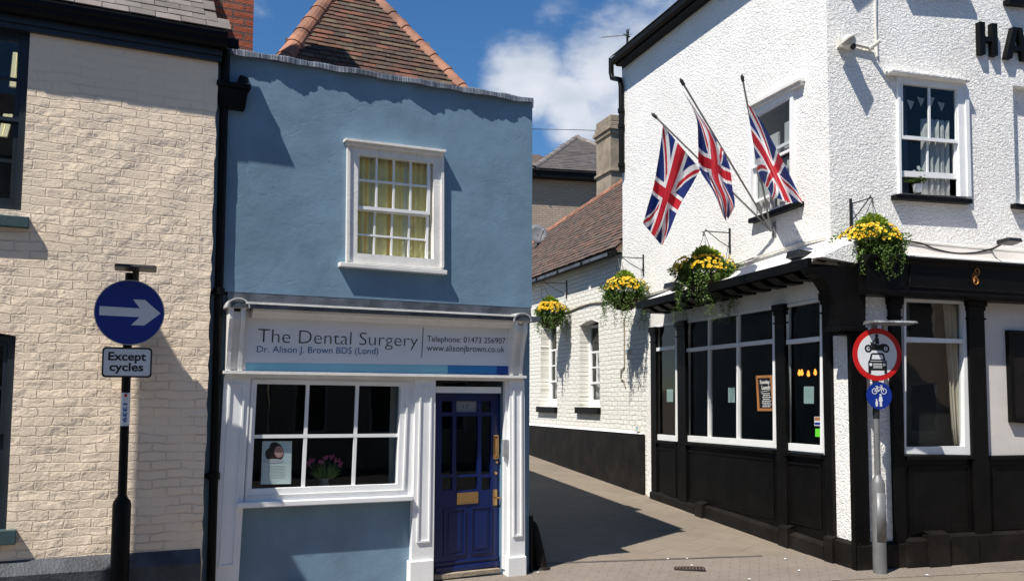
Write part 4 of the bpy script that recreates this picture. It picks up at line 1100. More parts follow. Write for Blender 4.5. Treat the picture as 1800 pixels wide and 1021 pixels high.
# sills and windows of the second floor (only their sills reach the picture)
for q, a_, b__ in ((top2, (1594, -36), (1709, -26)), (top3, (1775, -4), (1905, 8))):
    fr = MB().frame(q, .06, .08, .06, .03, -.05, .02); w = obj('window', fr, M['white'], pub, FU)
    glazing(w, FU, q.inset(.06, .08, .06, .03), 2, 2, -.01, gmat=M['glass']); room(w, FU, q, .8, M['dark'])
    a = FU.h(*a_, .11); b_ = FU.h(*b__, .11); mb = MB().prism([(a[0], a[1]), (b_[0], b_[1]), (b_[0], b_[1] - .07), (a[0], a[1] - .07)], -.05, .11); obj('sill', mb, M['black'], w, FU)
a = FU.h(1786, 357, .09); b_ = FU.h(1905, 371, .09); obj('recess_sill', MB().prism([(a[0], a[1]), (b_[0], b_[1]), (b_[0], b_[1] - .055), (a[0], a[1] - .055)], -.1, .09), M['black'], pub, FU)
# letters on the wall
for nm, lab, pt, uu in (('H', 'raised black capital letter H on the upper front wall', None, None), ('A', 'raised black capital letter A cut by the right edge of the photo', None, None)):
    if nm == 'H':
        q = Quad(FU, [(1721.5, 38), (1753, 42), (1754.5, 98.5), (1723, 95)], .07); mb = MB()
        a0_ = .31; mb.prism(q.poly(0, 0, a0_, 1), .0, .075); mb.prism(q.poly(1 - a0_, 0, 1, 1), .0, .075); mb.prism(q.poly(a0_, .44, 1 - a0_, .59), .0, .074)
    else:
        q = Quad(FU, [(1768, 46), (1809, 51), (1810, 107), (1768, 102)], .07); mb = MB()
        mb.prism([q.at(.30, 0), q.at(.52, 0), q.at(.27, 1), q.at(0, 1)], .0, .075); mb.prism([q.at(.521, 0), q.at(.70, 0), q.at(1, 1), q.at(.73, 1)], .0, .075)
        mb.prism([q.at(.36, .58), q.at(.64, .58), q.at(.68, .74), q.at(.32, .74)], .0, .072)
    tag(obj('wall_letter', mb, M['black'], None, FU, bevel=.004), lab, 'letter')
# ---- coving / sloped lead roof between upper wall and canopy (lane side) and fascia (front)
ce = .52
zc1_, zcA = FL.z_(1425, 462, ce), FL.z_(1132, 536, ce)
ucA, ucB = FL.u_(1124, 545, ce), FL.u_(1427, 470, ce)
zTopL = (zJ2, zJ)
uA0, uB0 = ucA, uUC
sl2 = MB(); zAt = FL.z_(1130, 522); zBt = FL.z_(1455, 419)
sl2.add([(uA0, -.003, zAt), (ucB, -.003, zBt - .0), (ucB, -ce, zc1_ + .05), (uA0, -ce, zcA + .05), (uA0, -.003, zAt - .12), (ucB, -.003, zBt - .12), (ucB, -ce, zc1_ + .01), (uA0, -ce, zcA + .01)],
        [[0, 1, 2, 3], [7, 6, 5, 4], [0, 3, 7, 4], [1, 5, 6, 2], [3, 2, 6, 7]])
zE = FF.z_(1500, 424, .0); uE2 = .095
ch_ = MB().add([(ucB + .001, -.003, zBt), (uE2, -.003, zE), (uE2, -ce + .03, zc1_ + .05), (ucB + .001, -ce, zc1_ + .05), (uE2, -.003, zc1_ + .0), (ucB + .001, -.003, zc1_), ],
        [[0, 1, 2, 3], [1, 4, 2], [0, 3, 5], [3, 2, 4, 5]])
obj('canopy_end', ch_, M['rough'], pub, FL)
obj('canopy_roof', sl2, M['white_old'], pub, FL)
obj('canopy_edge', MB().prism([(ucA - .02, zcA + .055), (ucB, zc1_ + .055), (ucB, zc1_ - .06), (ucA - .02, zcA - .05)], ce, ce + .05), M['black'], pub, FL)
nb = 13
for i in range(nb):
    t0_ = (i + .35) / nb; u = ucA + (ucB - ucA) * t0_; zz = (zcA + (zc1_ - zcA) * t0_)
    mb = MB(); mb.hprofile([(.12, zz - .005), (ce - .002, zz - .005), (ce - .002, zz - .07), (.40, zz - .13), (.12, zz - .13)], u, u + .19)
    obj('canopy_bracket', mb, M['black'], pub, FL)
# frieze behind brackets
zfr0 = FL.z_(1300, 556, .02)
obj('frieze', MB().prism([FL.h(1141, 578, .02), FL.h(1462, 520, .02), FL.h(1462, 480, .02), FL.h(1135, 545, .02)], .0005, .02), M['white_old'], pub, FL)
# front coving and fascia
fd = .24
zF1 = FF.z_(1700, 458, fd + .03); zF0 = FF.z_(1700, 521, fd); zjF = FU.z_(1600, 424)
mb = MB(); uf0 = .02
sB = sU
mb.hprofile([(-sU + .002, zjF + .01), (-sU + .03, zjF), (-sU + .035, zF1 + .30), (-sU + .07, zF1 + .16), (-sU + .16, zF1 + .09), (fd - .02, zF1 + .03), (fd - .02, zF1 + .002), (-.15, zF1 + .002), (-sU + .002, zF1 + .002)], FF.u_(1562, 450), 9)
obj('coving', mb, M['plaster'], pub, FF)
obj('corner_lead', MB().box(.003, FF.u_(1560, 440), -sU - .0, .09, zF1 - .05, FF.z_(1500, 463, .10)), M['rough'], pub, FF)
cap = MB().hprofile([(.0, zF1), (fd + .06, zF1), (fd + .06, zF1 - .03), (fd + .03, zF1 - .05), (fd + .0, zF1 - .09), (.0, zF1 - .09)], .0, 9)
cap.hprofile([(.0, zF1 - .091), (fd, zF1 - .091), (fd, zF0 + .03), (fd + .03, zF0 + .02), (fd + .03, zF0), (fd - .03, zF0 - .03), (.0, zF0 - .03)], .0, 9)
fas = obj('fascia', cap, M['black'], pub, FF)
obj('fascia_panel', MB().frame(Quad(FF, [(1601, 456), (1900, 482), (1900, 522), (1597, 504)], fd), .012, .012, .012, .012, fd + .0005, fd + .012), M['black_matt'], fas, FF)
# gold scroll ornament
gs = MB()
def spiral(cx, cz, r0_, turns, sgn, ph0, z0w=.004):
    pts = []
    for i in range(26):
        t = i / 25; a = ph0 + sgn * t * turns * 2 * pi; r_ = r0_ * (1 - .78 * t); pts.append((cx + r_ * cos(a), -(fd + .004), cz + r_ * sin(a)))
    gs.tube(pts, [.010 - .004 * i / 25 for i in range(26)], 6)
gc = FF.h(1714, 486, fd)
spiral(gc[0] + .02, gc[1] + .062, .05, 1.2, 1, -1.9); spiral(gc[0] + .0, gc[1] - .062, .05, 1.2, -1, 1.9)
for k in range(5):
    a = pi + (k - 2) * .42; gs.tube([(gc[0] + .01, -(fd + .004), gc[1]), (gc[0] + .01 + .065 * cos(a), -(fd + .004), gc[1] + .065 * sin(a))], [.008, .003], 6)
obj('gold_scroll', gs, M['gold'], fas, FF, smooth=True)
# corner console (big curved bracket) 
cl_ = [(1430, 470), (1522, 463), (1522, 582), (1476, 582), (1475, 560), (1470, 535), (1460, 508), (1447, 488), (1433, 480)]
cs = MB().prism([FF.h(p[0], p[1], .10) for p in cl_], -.12, .10)
obj('corner_console', cs, M['black'], pub, FF, bevel=.006)
zA_ = FF.z_(1500, 578, .1)
mb = MB(); uc_ = FF.u_(1475, 578, .1)
mb.box(uc_ - .02, FF.u_(1526, 578, .14), -.14, .14, zA_ - .035, zA_ + .02); mb.box(uc_ + .03, FF.u_(1524, 578, .12), -.10, .12, zA_ - .07, zA_ - .036)
obj('capital', mb, M['black'], pub, FF, bevel=.008)
# ---- black pilasters
def fpil(face, x0, x1, yt, yb, d, cap_=True):
    u0_, u1_ = face.u_(x0, (yt + yb) / 2, d), face.u_(x1, (yt + yb) / 2, d); z1 = face.z_(x0, yt, d); 
    mb = MB().box(u0_, u1_, .0, d, -.2 if yb is None else -.2, z1)
    p_ = obj('pilaster', mb, M['black'], pub, face)
    if cap_:
        mb = MB(); mb.box(u0_ - .025, u1_ + .025, .0, d + .03, z1 + .001, z1 + .09); mb.box(u0_ - .012, u1_ + .012, .0, d + .015, z1 - .05, z1); mb.box(u0_ - .015, u1_ + .015, .0, d + .018, z1 - .16, z1 - .14)
        obj('capital', mb, M['black'], p_, face, bevel=.005)
    return p_
fpil(FL, 1144, 1153, 585, 875, .05); fpil(FL, 1191, 1205, 575, 895, .06); fpil(FL, 1364, 1381, 548, 930, .06); fpil(FL, 1448, 1461, 528, 950, .05)
fpil(FF, 1500, 1526, 583, 970, .07, False); fpil(FF, 1571, 1589, 535, 980, .07); fpil(FF, 1709, 1737, 538, 980, .07); 
obj('pilaster', MB().box(FF.u_(1880, 700), FF.u_(1910, 700), .0, .07, -.2, zF0 - .05), M['black'], pub, FF)
# stall risers
def riser(face, x0, x1, yt, d, yb=900):
    u0_, u1_ = face.u_(x0, yt, d), face.u_(x1, yt, d); z1 = face.z_((x0 + x1) / 2, yt, d)
    mb = MB().box(u0_ + .001, u1_ - .001, .0005, d, -.3, z1); mb.box(u0_ + .001, u1_ - .001, d + .0005, d + .05, z1 - .045, z1 - .002)
    q = RQ(face, u0_ + .05, .38, u1_ - .05, z1 - .12); mb.frame(q, .03, .03, .03, .03, d + .0005, d + .012)
    obj('stall_riser', mb, M['black'], pub, face)
riser(FL, 1153, 1191, 774, .03); riser(FL, 1205, 1364, 783, .03); riser(FL, 1381, 1448, 796, .03)
riser(FF, 1590, 1709, 800, .03); riser(FF, 1737, 1880, 799, .03)
# plinths following the sloping ground
def plinth(face, u0_, u1_, hz, d, seg=6):
    def gzz(u): p = face.w(u, d, 0); return gz(p.x, p.y)
    mb = MB(); g0, g1 = gzz(u0_), gzz(u1_)
    mb.prism([(u0_, -.4), (u1_, -.4), (u1_, g1 + hz), (u0_, g0 + hz)], .001, d)
    a, b_ = g0 + hz, g1 + hz
    mb.add([(u0_, -d, a + .0005), (u1_, -d, b_ + .0005), (u1_, -.03, b_ + .035), (u0_, -.03, a + .035)], [[0, 1, 2, 3]])
    return mb
def lp_(x0, x1, hz, d):
    obj('plinth', plinth(FL, FL.u_(x0, 900, d), FL.u_(x1, 930, d), hz, d), M['black_matt'], pub, FL)
lp_(1142, 1203, .10, .09); lp_(1203.5, 1220, .11, .10); lp_(1220.5, 1234, .19, .15); lp_(1234.5, 1366, .16, .10); lp_(1366.5, 1384, .24, .13); lp_(1384.5, 1446, .17, .10); lp_(1446.5, 1462, .28, .12)
obj('plinth', plinth(FL, FL.u_(1462.5, 950, .08), .079, .27, .08), M['black_matt'], pub, FL)
def fp_(x0, x1, hz, d): obj('plinth', plinth(FF, FF.u_(x0, 980, d) if x0 else -.08, FF.u_(x1, 980, d), hz, d), M['black_matt'], pub, FF)
fp_(None, 1596, .27, .08); fp_(1596.5, 1636, .30, .12); fp_(1636.5, 1671, .37, .16); fp_(1671.5, 1722, .33, .12); fp_(1722.5, 1960, .32, .10)
# ---- lane shop windows
def shopwin(face, q, cols, tr, cp=None, rm=True):
    fr = MB().frame(q, .045, .035, .045, .09, -.04, .025); w = obj('shop_window', fr, M['white'], pub, face)
    qi = q.inset(.045, .035, .045, .09); mb = MB(); hh = .028 / qi.H
    cp = cp or [i / cols for i in range(1, cols)]
    mb.prism(qi.poly(0, tr - hh, 1, tr + hh), -.035, .035)
    hw = .022 / qi.W
    for c_ in cp:
        mb.prism(qi.poly(c_ - hw, 0, c_ + hw, tr - hh), -.03, .02); mb.prism(qi.poly(c_ - hw, tr + hh, c_ + hw, 1), -.03, .02)
    obj('mullions', mb, M['white'], w, face)
    obj('glass_pane', MB().prism(qi.inset(-.01, -.01, -.01, -.01).poly(), -.014, -.01), M['glass_dim'], w, face)
    return w, qi
wa, qa_ = shopwin(FL, wA, 1, .21); wb, qb_ = shopwin(FL, wB, 3, .245, [.285, .625]); wc, qc_ = shopwin(FL, wC, 1, .26)
us0, us1 = FL.u_(1120, 700), FL.u_(1480, 700)
mb = MB(); z0_, z1_ = .2, zJ - .35; D_ = -3.2
mb.box(us0, us1, D_ - .03, D_, z0_, z1_); mb.box(us0 - .03, us0, D_, -.067, z0_, z1_); mb.box(us1, us1 + .03, D_, -.067, z0_, z1_); mb.box(us0, us1, D_, -.067, z1_, z1_ + .03); mb.box(us0, us1, D_, -.067, z0_ - .03, z0_)
obj('bar_room', mb, M['dark'], pub, FL)
# front shop window
fr = MB(); P = [Quad(FF, [(1588, 520), (1709, 525), (1709, 799), (1589, 797)], .02).poly(), Quad(FF, [(1592, 530), (1693, 534), (1695, 784), (1592, 785)], .02).poly()]
for i in range(4):
    j = (i + 1) % 4; fr.prism([P[0][i], P[0][j], P[1][j], P[1][i]], -.05, .03)
w = obj('shop_window', fr, M['white'], pub, FF)
obj('transom', MB().prism(Quad(FF, [(1592, 592), (1694, 596), (1694, 603), (1592, 601)], .02).poly(), -.05, .02), M['white'], w, FF)
obj('glass_pane', MB().prism(P[1], -.03, -.025), M['glass'], w, FF)
room(w, FF, Quad(FF, [(1588, 520), (1709, 525), (1709, 799), (1589, 797)], 0), .75, M['dark'], d=-.067, grow=.04)
cq = Quad(FF, [(1655, 522), (1697, 524), (1697, 790), (1676, 790)], -.09); curtain(w, FF, cq, -.09, M['curtain_cream'], 4, .02, seed=8)
# things behind the lane windows
def card(face, pts, d, mat, label, cat, nm, lines=0, group=None):
    q = Quad(face, pts, d); r_ = root(nm, face.mw @ Matrix.Translation((q.c[3].x, -d, q.c[3].y)), label, cat, group)
    obj('sheet', MB().prism(q.poly(), d - .003, d), mat, r_, face)
    if lines:
        ln = MB()
        for i in range(lines): ln.prism(q.poly(.2, .25 + i * .5 / lines, .8, .27 + i * .5 / lines), d + .0003, d + .0012)
        obj('print', ln, M['print_grey'], r_, face)
    return r_, q
card(FL, [(1172, 684), (1183, 684), (1183, 706), (1172, 706)], -.022, M['notice'], 'small pale notice in the narrowest lane window of the pub, furthest up the lane', 'notice', 'notice', 3)
card(FL, [(1280, 681), (1291.5, 681), (1291.5, 707), (1280, 707)], -.022, M['notice'], 'pale notice in the middle pane of the three pane lane window', 'notice', 'notice', 3)
card(FL, [(1413, 679), (1430.5, 679), (1430.5, 709), (1413, 709)], -.022, M['notice'], 'largest pale notice, below the warm bulbs near the pub corner', 'notice', 'notice', 3)
r_, q = card(FL, [(1431.5, 732), (1446, 732), (1446, 748), (1431.5, 748)], -.004, M['sign_white'], 'small orange, white and blue sticker above the green one', 'sticker', 'sticker')
obj('orange_band', MB().prism(q.poly(.05, .05, .95, .42), -.0036, -.0028), M['wood'], r_, FL); obj('blue_band', MB().prism(q.poly(.05, .62, .95, .9), -.0036, -.0028), M['sign_blue'], r_, FL)
card(FL, [(1433, 753), (1446, 753), (1447, 768), (1433, 767)], -.004, M['green_sticker'], 'bright green sticker at the bottom of the pub window by the corner', 'sticker', 'sticker')
q = Quad(FL, [(1330, 660), (1357.5, 659), (1362, 722), (1333, 722)], -.005)
r_ = root('chalkboard', FL.mw @ Matrix.Translation((q.c[3].x, .005, q.c[3].y)), 'pine framed chalkboard menu tilted in the lane window of the pub', 'chalkboard')
obj('board', MB().prism(q.inset(.03, .03, .03, .03).poly(), -.006, -.003), M['sign_black'], r_, FL); obj('frame', MB().frame(q, .035, .035, .035, .035, -.008, .008), M['wood'], r_, FL)
text('chalk_writing', 'Sunday', q.sub(.2, .13, .82, .27), -.002, M['chalk'], r_, FL, off=.02); text('chalk_writing', 'Lunch', q.sub(.3, .28, .82, .40), -.002, M['chalk'], r_, FL, off=.02)
ln = MB(); rnd = random.Random(4)
ln.prism([q.at(.22, .455), q.at(.8, .42), q.at(.8, .43), q.at(.22, .465)], -.0025, -.0015)
for i in range(8):
    x0 = .26 + rnd.uniform(0, .1)
    while x0 < .78:
        x1 = x0 + rnd.uniform(.05, .16); y = .50 + i * .052; ln.prism(q.poly(x0, y, min(.82, x1), y + .02), -.0025, -.0015); x0 = x1 + .03
obj('chalk_menu', ln, M['chalk'], r_, FL)
for i, (x, y, lab) in enumerate(((1405, 656, 'first warm bulb from the left behind the corner lane window'), (1409.5, 655.5, 'second warm bulb from the left, close against the first'), (1421, 657.5, 'lowest warm bulb, third from the left inside the pub'), (1433, 655, 'rightmost warm bulb glowing inside the pub'))):
    d = -2.0; u, z = FL.h(x, y, d); mwb = FL.mw @ Matrix.Translation((u, -d, z)); r_ = root('light_bulb', mwb, lab, 'light bulb', 'warm bulbs inside the pub')
    obj('bulb', MB().lathe((0, 0, 0), [(.005, -.04), (.020, -.026), (.026, 0), (.016, .035), (.010, .06)], 12), M['bulb'], r_, mw=mwb, smooth=True); obj('cord', MB().tube([(0, 0, .06), (0, 0, z1_ - z)], .006, 6), M['iron'], r_, mw=mwb)
# menu board on the front
q = Quad(FF, [(1772, 580), (1860, 584), (1866, 748), (1778, 742)], .05)
r_ = root('menu_board', FF.mw @ Matrix.Translation((q.c[3].x, -.05, q.c[3].y)), 'black framed notice board at the right edge of the photo', 'notice board')
obj('board', MB().prism(q.inset(.03, .03, .03, .03).poly(), .0005, .035), M['black_matt'], r_, FF); obj('frame', MB().frame(q, .045, .045, .045, .045, .0005, .06), M['black'], r_, FF)

# ================================================================== COTTAGE up the lane
cot = root('cottage', FL.mw @ Matrix.Translation((uBr, 0, 0)), 'low white painted brick range with clay tiled roof up the lane behind the pub', 'cottage')
uN, uM = uBr - .0005, -17.5
zev = FL.z_(1093, 440, .1)
w1 = Quad(FL, [(958, 566), (978, 560), (979, 714), (957, 716)], 0); w2 = Quad(FL, [(1019, 572), (1052, 568), (1055, 716), (1019, 718)], 0)
w1 = Quad(FL, [(951, 570), (978, 562), (979, 715), (950, 714)], 0)
a2 = [w2.at(0, 0), w2.at(.35, -.035), w2.at(.7, -.045), w2.at(1, -.01), w2.at(1, 1), w2.at(0, 1)]
a1 = [w1.at(0, 0), w1.at(.35, -.03), w1.at(.7, -.04), w1.at(1, -.01), w1.at(1, 1), w1.at(0, 1)]
oc = [(uM, -.4), (uN, -.4), (uN, FL.z_(1133, 565)), (uFar + .119, FL.z_(1110, 540)), (uFar - .001, FL.z_(1094, 480)), (uFar - .001, zev + .02), (uM, zev + .02)]
obj('wall', holed_wall(oc, [a1, a2], -.25, 0), M['white_brick'], cot, FL)
for q, nm in ((w1, 'a'), (w2, 'b')):
    dW = -.20
    wi = q.sub(.0, 0, 1, 1); fr = MB().frame(wi, .06, .05, .06, .05, dW - .05, dW); w = obj('window', fr, M['white'], cot, FL)
    qi = wi.inset(.06, .05, .06, .05)
    glazing(w, FL, qi.sub(0, .30, 1, .72), 3, 2, dW - .01, bar=.03, border=.04, gmat=M['glass']); 
    obj('open_pane', MB().prism(qi.sub(0, 0, 1, .30).poly(), dW - .035, dW - .03), M['glass_dim'], w, FL)
    glazing(w, FL, qi.sub(0, .70, 1, 1), 2, 1, dW - .03, bar=.03, border=.04, thick_bottom=.12, gmat=M['glass'])
    room(w, FL, q, 1.0, M['dark'], d=-.26, grow=.05)
    curtain(w, FL, qi.sub(.05, .30, .95, .95), dW - .12, M['curtain_white'], 5, .03, seed=6)
    zsl = q.c[2].y; mb = MB().box(q.c[3].x - .10, q.c[2].x + .03, -.1, .07, zsl - .12, zsl + .0); obj('sill', mb, M['black'], w, FL)
# black plinth (tall) 
zpl = FL.z_(1128, 765, .05)
mb = MB(); mb.prism([(uM, -.4), (FL.u_(1130, 800, .05), -.4), (FL.u_(1130, 800, .05), zpl - .0), (uM, zpl + .02)], .0005, .05)
obj('plinth', mb, M['black_matt'], cot, FL, bevel=.01)
obj('plinth_cap', MB().hprofile([(.0, zpl + .05), (.03, zpl + .03), (.055, zpl + .022), (.0, zpl + .021)], uM, FL.u_(1129, 800, .05)), M['white_old'], cot, FL)
# roof plane
ov = .13; sl3 = R(48)
eo = FL.w(uM, ov, FL.z_(1093, 433, ov)); ge = (-FL.n * cos(sl3) + Vector((0, 0, 1)) * sin(sl3)); ne = FL.u.cross(ge)
def pr2(px, py):
    p = plane_hit(px, py, eo, ne) - eo; return (p.dot(FL.u), p.dot(ge))
pts = [pr2(1093, 433), pr2(1093, 300), pr2(963, 408), pr2(860, 492)]
print('cottage roof', pts)
far = pts[3]; near = FL.u_(1082, 433, ov) - uM
top = pts[1]
poly = [(far[0] - 1.0, 0), (near, 0), (near, top[1]), pts[2], far]
mb = tiled(poly, .17, .115, .07, .018, eo, FL.u, ge, ne, jit=.008, seed=21)
rf = obj('roof', mb, M['tiles2'], cot, mw=ID, recalc=False)
vs = [eo + FL.u * p[0] + ge * p[1] - ne * .003 for p in poly]; vs2 = [v - ne * .06 for v in vs]; n_ = len(vs); mb = MB()
mb.add(vs + vs2, [list(range(n_)), list(range(2 * n_ - 1, n_ - 1, -1))] + [[(i + 1) % n_, i, i + n_, (i + 1) % n_ + n_] for i in range(n_)])
obj('roof_boarding', mb, M['tiles2'], rf, mw=ID)
P3 = [eo + FL.u * p[0] + ge * p[1] for p in (far, pts[2], (near, top[1]))]
mb = MB(); hip_tiles(P3[0], P3[1], .11, seg=.45, mb=mb, up=ne); hip_tiles(P3[1], P3[2], .11, seg=.45, mb=mb, up=ne); obj('hip_tiles', mb, M['terracotta'], rf, mw=ID, recalc=False)
zg = FL.z_(1093, 436, ov); mb = MB().hprofile([(ov - .02, zg - .02), (ov + .0, zg - .09), (ov + .08, zg - .09), (ov + .10, zg - .01), (ov - .02, zg - .01)], uM, uFar - .003)
mb.box(uM, uFar - .003, .0, ov - .03, zg - .05, zg - .03)
obj('gutter', mb, M['black'], cot, FL)
mb = MB()
for i in range(9):
    u = uFar - .15 - i * 1.25; mb.box(u - 1.13, u, ov + .1005, ov + .115, zg - .085, zg - .03)
obj('gutter_board', mb, M['lead'], cot, FL)
# little wall boxes
for (x, y, s, lab) in ((1102.5, 618, .05, 'small cream junction box halfway down the wall conduit'), (1121, 752, .06, 'small cream junction box just above the black plinth end')):
    u, z = FL.h(x, y, .03); mwb = FL.mw @ Matrix.Translation((u, 0, z)); r_ = root('junction_box', mwb, lab, 'junction box')
    obj('box', MB().box(-s, s, .0005, .05, -s, s * .8), M['camwhite'], r_, mw=mwb, bevel=.006); obj('label', MB().box(-s * .2, s * .7, .0505, .052, -s * .4, s * .4), M['sky_strip'], r_, mw=mwb)
u, z = FL.h(1097.5, 560, .01); u2, z2 = FL.h(1097.5, 680, .01)
lp2 = [(u, -.012, z), (u, -.012, (z + z2) / 2), (u, -.012, z2 + .35), (u - .12, -.02, z2 + .3), (u - .14, -.02, z2 + .15), (u - .02, -.02, z2 + .12), (u + .02, -.012, z2)]
tag(obj('conduit', MB().tube(lp2, .012, 6), M['stone'], None, FL, smooth=True), 'thin vertical conduit with a loop on the white brick wall beside the pub', 'conduit')

# cable along the wall of the pub and cottage
def cable(nm, pts, r_, mat, lab, cat='cable', face=FL):
    P_ = [Vector(p) for p in pts]; out = []
    for i in range(len(P_) - 1):
        p0 = P_[max(0, i - 1)]; p1 = P_[i]; p2 = P_[i + 1]; p3 = P_[min(len(P_) - 1, i + 2)]
        for k in range(6):
            t = k / 6; out.append(.5 * ((2 * p1) + (p2 - p0) * t + (2 * p0 - 5 * p1 + 4 * p2 - p3) * t * t + (3 * p1 - p0 - 3 * p2 + p3) * t ** 3))
    out.append(P_[-1])
    return tag(obj(nm, MB().tube(out, r_, 6), mat, None, face, smooth=True), lab, cat)
def fp(face, lst, d): return [(face.h(x, y, d)[0], -d, face.h(x, y, d)[1]) for x, y in lst]
cable('cable', fp(FL, [(934, 563), (955, 556), (996, 548), (1020, 539), (1040, 533), (1062, 531), (1085, 528), (1128, 519)], .015), .014, M['stone'], 'drooping cable pinned along the white brick wall under the tiled eaves')
cable('conduit', fp(FL, [(1130, 520), (1170, 508), (1176, 500), (1188, 486), (1198, 486), (1260, 476), (1300, 462), (1340, 449), (1400, 430), (1452, 418)], .025), .014, M['camwhite'], 'pale conduit running above the lane canopy of the pub', 'conduit')
cable('conduit', [(-.02, -.025, FU.z_(1460, 419))] + fp(FU, [(1500, 420), (1585, 424), (1660, 431), (1757, 440), (1850, 446)], .03), .02, M['camwhite'], 'thick white conduit running above the front fascia of the pub', 'conduit', FU)
cable('cable', fp(FU, [(1575, 420), (1600, 424), (1622, 429), (1645, 438), (1680, 445), (1715, 444), (1745, 437)], .06), .010, M['black'], 'sagging black cable looping above the front fascia', 'cable', FU)

# satellite dish
dP = plane_hit(948, 432, eo, ne); c_ = CAM + (dP - CAM) * .985; dmw = Matrix.Translation(dP)
dr_ = root('satellite_dish', dmw, 'grey satellite dish on the eaves roof half hidden behind the blue house', 'satellite dish')
face_d = (CAM - dP); face_d.z = 0; face_d.normalize(); face_d = (face_d + Vector((.35, 0, .35))).normalized(); sx = face_d.cross(Vector((0, 0, 1))).normalized(); sy = sx.cross(face_d)
ct = CAM + (dirpx(946, 411) * ((dP - CAM).length / 1.0)) - dP; mb = MB(); n = 24; vs = [ct - face_d * .06]; fs = []
rr_ = .27
for k in range(n): vs.append(ct + sx * cos(2 * pi * k / n) * rr_ + sy * sin(2 * pi * k / n) * rr_)
for k in range(n): vs.append(ct - face_d * .03 + sx * cos(2 * pi * k / n) * rr_ * .6 + sy * sin(2 * pi * k / n) * rr_ * .6)
for k in range(n):
    q = (k + 1) % n; fs.append([1 + k, 1 + q, 1 + n + q, 1 + n + k]); fs.append([0, 1 + n + k, 1 + n + q])
mb.add(vs, fs); dd_ = obj('reflector', mb, M['dish'], dr_, mw=dmw, smooth=True, recalc=False); sm = dd_.modifiers.new('s', 'SOLIDIFY'); sm.thickness = .012
obj('arm', MB().tube([ct - sy * .26, ct + face_d * .30 - sy * .12], .012, 6).tube([ct + face_d * .28 - sy * .15, ct + face_d * .38 - sy * .08], .03, 8), M['pale_steel'], dr_, mw=dmw)
obj('mount', MB().tube([ct - face_d * .05, ct - face_d * .12 - sy * .3, Vector((0, 0, -.35)) - FL.n * .0], .02, 6), M['iron'], dr_, mw=dmw)

# ================================================================== houses and chimney beyond
def back_house():
    Fk = Face((0, 30), 78); Fk = Face(tuple((CAM + dirpx(1000, 400) * 31)[:2]), 78)
    bh = root('brick_building', Fk.mw, 'brown brick building with hipped slate roof rising behind the cottage roof', 'building')
    ze = Fk.z_(1000, 318); u0_, u1_ = Fk.u_(880, 400), Fk.u_(1098, 400)
    obj('wall', MB().box(u0_, u1_, -8, 0, -.5, ze), M['buff_brick'], bh, Fk)
    obj('eaves', MB().box(u0_ - .3, u1_ + .3, -8.3, .35, ze + .001, ze + .28), M['black'], bh, Fk)
    e0_ = Fk.w(u0_ - .4, .42, ze + .25); e1_ = Fk.w(u1_ + .4, .42, ze + .25); ap = Fk.w(Fk.u_(1013, 243, -3.5), -3.5, Fk.z_(1013, 243, -3.5))
    fd_ = (e1_ - e0_).normalized(); nn_ = (e1_ - e0_).cross(ap - e0_).normalized(); gg = nn_.cross(fd_).normalized()
    if gg.z < 0: gg = -gg
    if nn_.z < 0: nn_ = -nn_
    # left hip runs from apex through (933,302); right hip runs through (1070,262)
    def ph(px, py): p = plane_hit(px, py, e0_, nn_) - e0_; return (p.dot(fd_), p.dot(gg))
    a = ph(1013, 243); l_ = ph(935, 298); r_ = ph(1098, 272)
    def ext(p, q, y): t = (y - p[1]) / (q[1] - p[1]); return p[0] + (q[0] - p[0]) * t
    xl = ext(a, l_, 0)
    pol = [(xl, 0), ((e1_ - e0_).length + 2, 0), ((e1_ - e0_).length + 2, .2), r_, a]
    mb = tiled(pol, .3, .2, .12, .012, e0_, fd_, gg, nn_, seed=33); rf_ = obj('roof', mb, M['slate_dark'], bh, mw=ID, recalc=False)
    vs = [e0_ + fd_ * p[0] + gg * p[1] - nn_ * .005 for p in pol]; n_ = len(vs); vs2 = [v - nn_ * .05 for v in vs]; mb = MB()
    mb.add(vs + vs2, [list(range(n_)), list(range(2 * n_ - 1, n_ - 1, -1))] + [[(i + 1) % n_, i, i + n_, (i + 1) % n_ + n_] for i in range(n_)]); obj('roof_boarding', mb, M['slate_dark'], rf_, mw=ID)
    mb = MB(); hip_tiles(vs[0], vs[4], .13, seg=.6, mb=mb, up=nn_); hip_tiles(vs[4], vs[3], .13, seg=.6, mb=mb, up=nn_)
    obj('hip_tiles', mb, M['slate'], rf_, mw=ID, recalc=False)
back_house()
Fh = Face(tuple((CAM + dirpx(920, 300) * 42)[:2]), 85)
fh = root('far_house', Fh.mw, 'sliver of a far house with brown roof between the blue house and the slate roof', 'house')
zf = Fh.z_(940, 285); obj('wall', MB().box(Fh.u_(800, 300), Fh.u_(960, 300), -5, 0, -.5, zf), M['stone'], fh, Fh)
mb = MB(); mb.add([(Fh.u_(790, 300), .3, zf), (Fh.u_(965, 300), .3, zf), (Fh.u_(960, 300), 2.2, Fh.z_(940, 270, -2)), (Fh.u_(795, 300), 2.2, Fh.z_(940, 270, -2)), (Fh.u_(790, 300), 4, zf), (Fh.u_(965, 300), 4, zf)], [[0, 1, 2, 3], [3, 2, 5, 4], [0, 3, 4], [1, 5, 2], [0, 4, 5, 1]]); obj('roof', mb, M['tiles'], fh, Fh)
